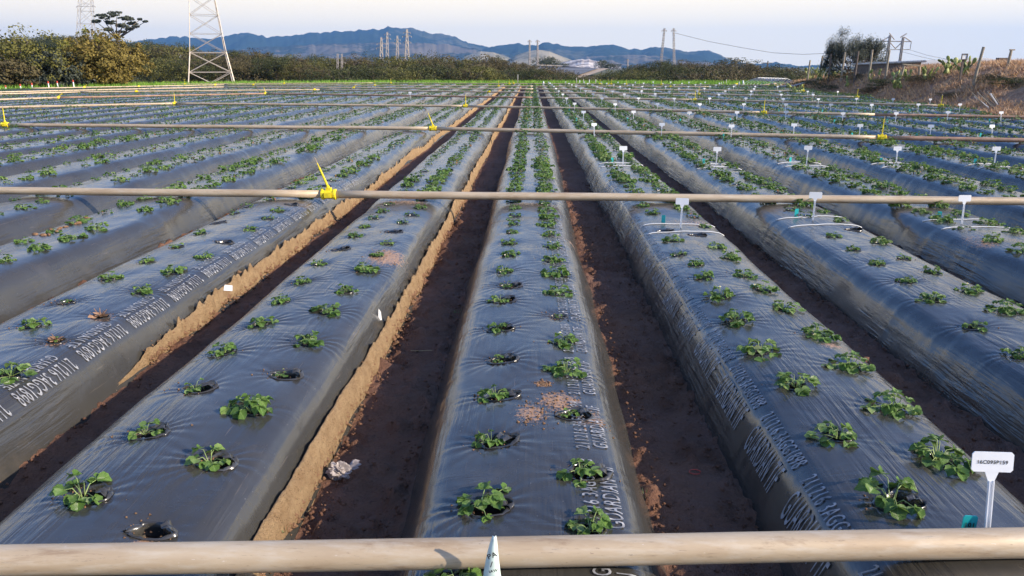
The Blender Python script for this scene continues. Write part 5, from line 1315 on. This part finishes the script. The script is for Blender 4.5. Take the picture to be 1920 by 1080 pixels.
def ridge(name, pts, D, depth, zbase, m, seed, amp, nx=260, ny=60, label=None, back=.5):
    xs = np.linspace(pts[0][0], pts[-1][0], nx); yc = np.interp(xs, [q[0] for q in pts], [q[1] for q in pts])
    V = np.zeros((ny, nx, 3)); cr = np.array([at_dist(x, y, D)[:] for x, y in zip(xs, yc)]); s_ = D*.004
    cr[:, 2] += (fbm(xs*.11, xs*0, seed, 4)-.5)*amp*.30
    for j in range(ny):
        q = j/(ny-1); w_ = q*(1+back)                       # 0 foot .. 1 crest .. 1+back behind
        if w_ <= 1: yy = D-depth*(1-w_); f_ = w_**1.15
        else: yy = D+depth*(w_-1); f_ = 1-(w_-1)/back
        k_ = yy/D; V[j, :, 0] = cr[:, 0]*(k_ if w_ <= 1 else 1); V[j, :, 1] = yy
        z = zbase + (cr[:, 2]-zbase)*f_
        n_ = fbm(V[j, :, 0]/depth*7+seed, V[j, :, 1]/depth*3, seed+5, 5); rg = 1-np.abs(fbm(V[j, :, 0]/depth*9, V[j, :, 1]/depth*2.4, seed+9, 4)-.5)*4
        e = math.sin(math.pi*min(1, w_))**.8 if w_ < 1 else 0
        V[j, :, 2] = z + e*amp*((n_-.5)*.9 + (rg-.4)*.55) - e*amp*.25
    idx = np.arange(nx*ny).reshape(ny, nx); Fc = np.stack([idx[:-1, :-1], idx[:-1, 1:], idx[1:, 1:], idx[1:, :-1]], -1).reshape(-1, 4)
    tag(link(name, raw_mesh(name, V, Fc, m, True)), label, None, None, 'structure')
def mtn_mat(name, wood, grass, cut, sc_):
    m, nt, p, o = mat(name); a = noise(nt, sc_, 7, .6, wpos(nt)); b = noise(nt, sc_*8, 4, .6, wpos(nt)); f = mathn(nt, 'ADD', a.outputs[0], mathn(nt, 'MULTIPLY', mathn(nt, 'SUBTRACT', b.outputs[0], .5), .25))
    nt.links.new(ramp(nt, f, [(cut-.04, wood), (cut+.04, grass)]), p.inputs['Base Color']); p.inputs['Roughness'].default_value = 1; p.inputs['Specular IOR Level'].default_value = 0; return m
MT = mtn_mat('mountain_slopes', (.018, .028, .022), (.085, .08, .055), .58, .0016)
MT2 = mtn_mat('foothill_slopes', (.035, .04, .03), (.15, .12, .09), .50, .003)
MT3 = mtn_mat('grassy_hill', (.20, .18, .12), (.34, .29, .20), .45, .006)
main = [(-400, 108), (-100, 98), (100, 92), (200, 84), (285, 73), (305, 69), (330, 68), (352, 69), (385, 73), (405, 70), (425, 65), (450, 62), (470, 61), (500, 69), (540, 65), (580, 61), (640, 58), (660, 57), (680, 55), (712, 54), (728, 48), (738, 51), (755, 51), (775, 52), (800, 60), (822, 62), (840, 64), (870, 76), (905, 86), (935, 95), (990, 106), (1050, 118), (1120, 128)]
ridge('mountain', main, 6200, 1900, -10, MT, 3, 85, 520, 80, 'blue mountain with the pointed peak')
second = [(860, 118), (900, 95), (922, 88), (945, 84), (955, 83), (972, 80), (982, 84), (1000, 85), (1020, 81), (1032, 80), (1050, 84), (1065, 87), (1072, 86), (1092, 88), (1125, 84), (1150, 84), (1178, 92), (1200, 93), (1222, 89), (1240, 88), (1262, 92), (1292, 97), (1312, 96), (1330, 95), (1346, 101), (1356, 107), (1375, 113), (1410, 120), (1435, 119), (1455, 118), (1475, 121), (1492, 125), (1600, 129), (2100, 124), (2500, 130)]
ridge('mountain', second, 5600, 1700, -10, MT, 13, 62, 420, 70, 'lower blue range past the peak')
ridge('foothill', [(380, 104), (480, 88), (560, 84), (640, 80), (740, 79), (840, 82), (900, 92), (960, 104), (1050, 116)], 4700, 1300, -8, MT2, 23, 48, 300, 50, 'brown foothills in front of the peak')
ridge('foothill', [(1040, 122), (1100, 106), (1180, 102), (1230, 104), (1290, 110), (1350, 118), (1400, 124)], 4500, 1200, -8, MT2, 33, 36, 220, 50, 'brown foothills in front of the lower range')
ridge('foothill', [(850, 122), (870, 106), (900, 96), (925, 98), (960, 110), (985, 120)], 3300, 800, -8, MT3, 43, 9, 120, 40, 'pale round grassy hill left of the masts')
ridge('foothill', [(940, 120), (965, 104), (990, 96), (1010, 93), (1030, 96), (1055, 106), (1080, 116), (1095, 122)], 3000, 800, -8, MT3, 53, 9, 120, 40, 'pale round grassy hill behind the two thin masts')
ridge('quarry_hill', [(1040, 122), (1062, 115), (1085, 111), (1096, 112), (1104, 111), (1120, 115), (1132, 118), (1165, 125)], 1900, 420, -6, mtn_mat('quarry_rock', (.26, .22, .20), (.58, .53, .49), .5, .018), 63, 13, 120, 40, 'white quarry face')
# a few houses on the slope behind the big tower
for k, (x, y, D_, lab) in enumerate([(321, 100, 215, 'tiny house with pale wall on the slope behind the big steel tower'), (335, 102, 212, 'white tiny house lower on the slope behind the big steel tower')]):
    p = at_dist(x, y, D_); o = thing('farmhouse', lab, 'house', (p.x, D_, p.z-.9), .4); o.scale = (.5, .5, .4); m = MB(); m.box((0, 0, .9), (2.6, 2, 2.2)); m.build('house_wall', M_white if k else M_concrete, o)
    m = MB(); m.add([(-1.5, -1.2, 2), (1.5, -1.2, 2), (1.5, 1.2, 2), (-1.5, 1.2, 2), (-1.5, 0, 2.8), (1.5, 0, 2.8)], [(0, 1, 5, 4), (2, 3, 4, 5), (0, 4, 3), (1, 2, 5), (0, 3, 2, 1)]); m.build('house_roof', M_wood, o)
# air between here and the mountains
m = bpy.data.materials.new('air'); m.use_nodes = True; nt = m.node_tree; nt.nodes.remove(nt.nodes['Principled BSDF'])
v = nt.nodes.new('ShaderNodeVolumePrincipled'); v.inputs['Color'].default_value = (.24, .53, 1.0, 1); v.inputs['Density'].default_value = .95e-4; v.inputs['Anisotropy'].default_value = .1
nt.links.new(v.outputs[0], nt.nodes['Material Output'].inputs['Volume'])
mb = MB(); mb.box((0, 0, 0), (19600, 19600, 470), ); hz = mb.build('haze', [m]); hz.location = (0, 0, 470/2-12)
tag(hz, 'thin blue air haze over the whole place', 'haze', None, 'stuff')

# grains of sandy soil: spilled on the film beside torn holes and tumbled along the two sandy edges
V = []; Fc = []
def grain(x, y, z, r_):
    b0 = len(V)
    for v in ico: V.append((x+v[0]*r_*random.uniform(.6, 1.3), y+v[1]*r_*random.uniform(.6, 1.3), z+v[2]*r_*random.uniform(.5, 1)))
    Fc.extend([tuple(i+b0 for i in f) for f in icf])
for (b, y0_, y1_, n_) in ((-1, 1.1, 9, 1500), (-2, 3.6, 11, 900)):
    ys_ = y0_+(y1_-y0_)*rng.random(n_)**1.4; us_ = .434+rng.normal(0, .012, n_)
    cx, wd = bed_wob(b, ys_); zb = np.interp(np.abs(us_)/wd, PU, PZ)
    for u_, y_, z_, c_ in zip(us_, ys_, zb, np.broadcast_to(cx, ys_.shape)): grain(b*PITCH+u_+c_, y_, max(z_+.03, FUR+.008), random.choice([.005, .006, .008, .010, .014, .020 if y_ > 3.4 else .012]))
ns = 0
for (b, u, y, s_, k) in plants:
    if abs(b) <= 2 and 0 < y < 6:
        m_ = 26 if (k in 'Hh' or s_ < .6) else 7
        a_ = np.array([random.gauss(0, 1) for _ in range(2*m_)]); X, Yy, Z = bed_surface(b, u+a_[:m_]*.045-.02, y+a_[m_:]*.03, HOLES[b])
        for j in range(m_): grain(b*PITCH+X[j], Yy[j], Z[j]+.001, random.choice([.0018, .0025, .0035, .005]))
for (bb, su, sy, ru, ry, st) in SPOTS[:6]:
    m_ = 60; X, Yy, Z = bed_surface(bb, su+rng.normal(0, ru*.6, m_), sy+rng.normal(0, ry*.6, m_), HOLES[bb])
    for j in range(m_): grain(bb*PITCH+X[j], Yy[j], Z[j]+.001, random.choice([.002, .003, .004, .007]))
tag(link('soil_grains', raw_mesh('soil_grains', V, np.array(Fc), M_clod)), 'spilled grains of dry soil on film and sandy edges', 'soil', None, 'stuff')
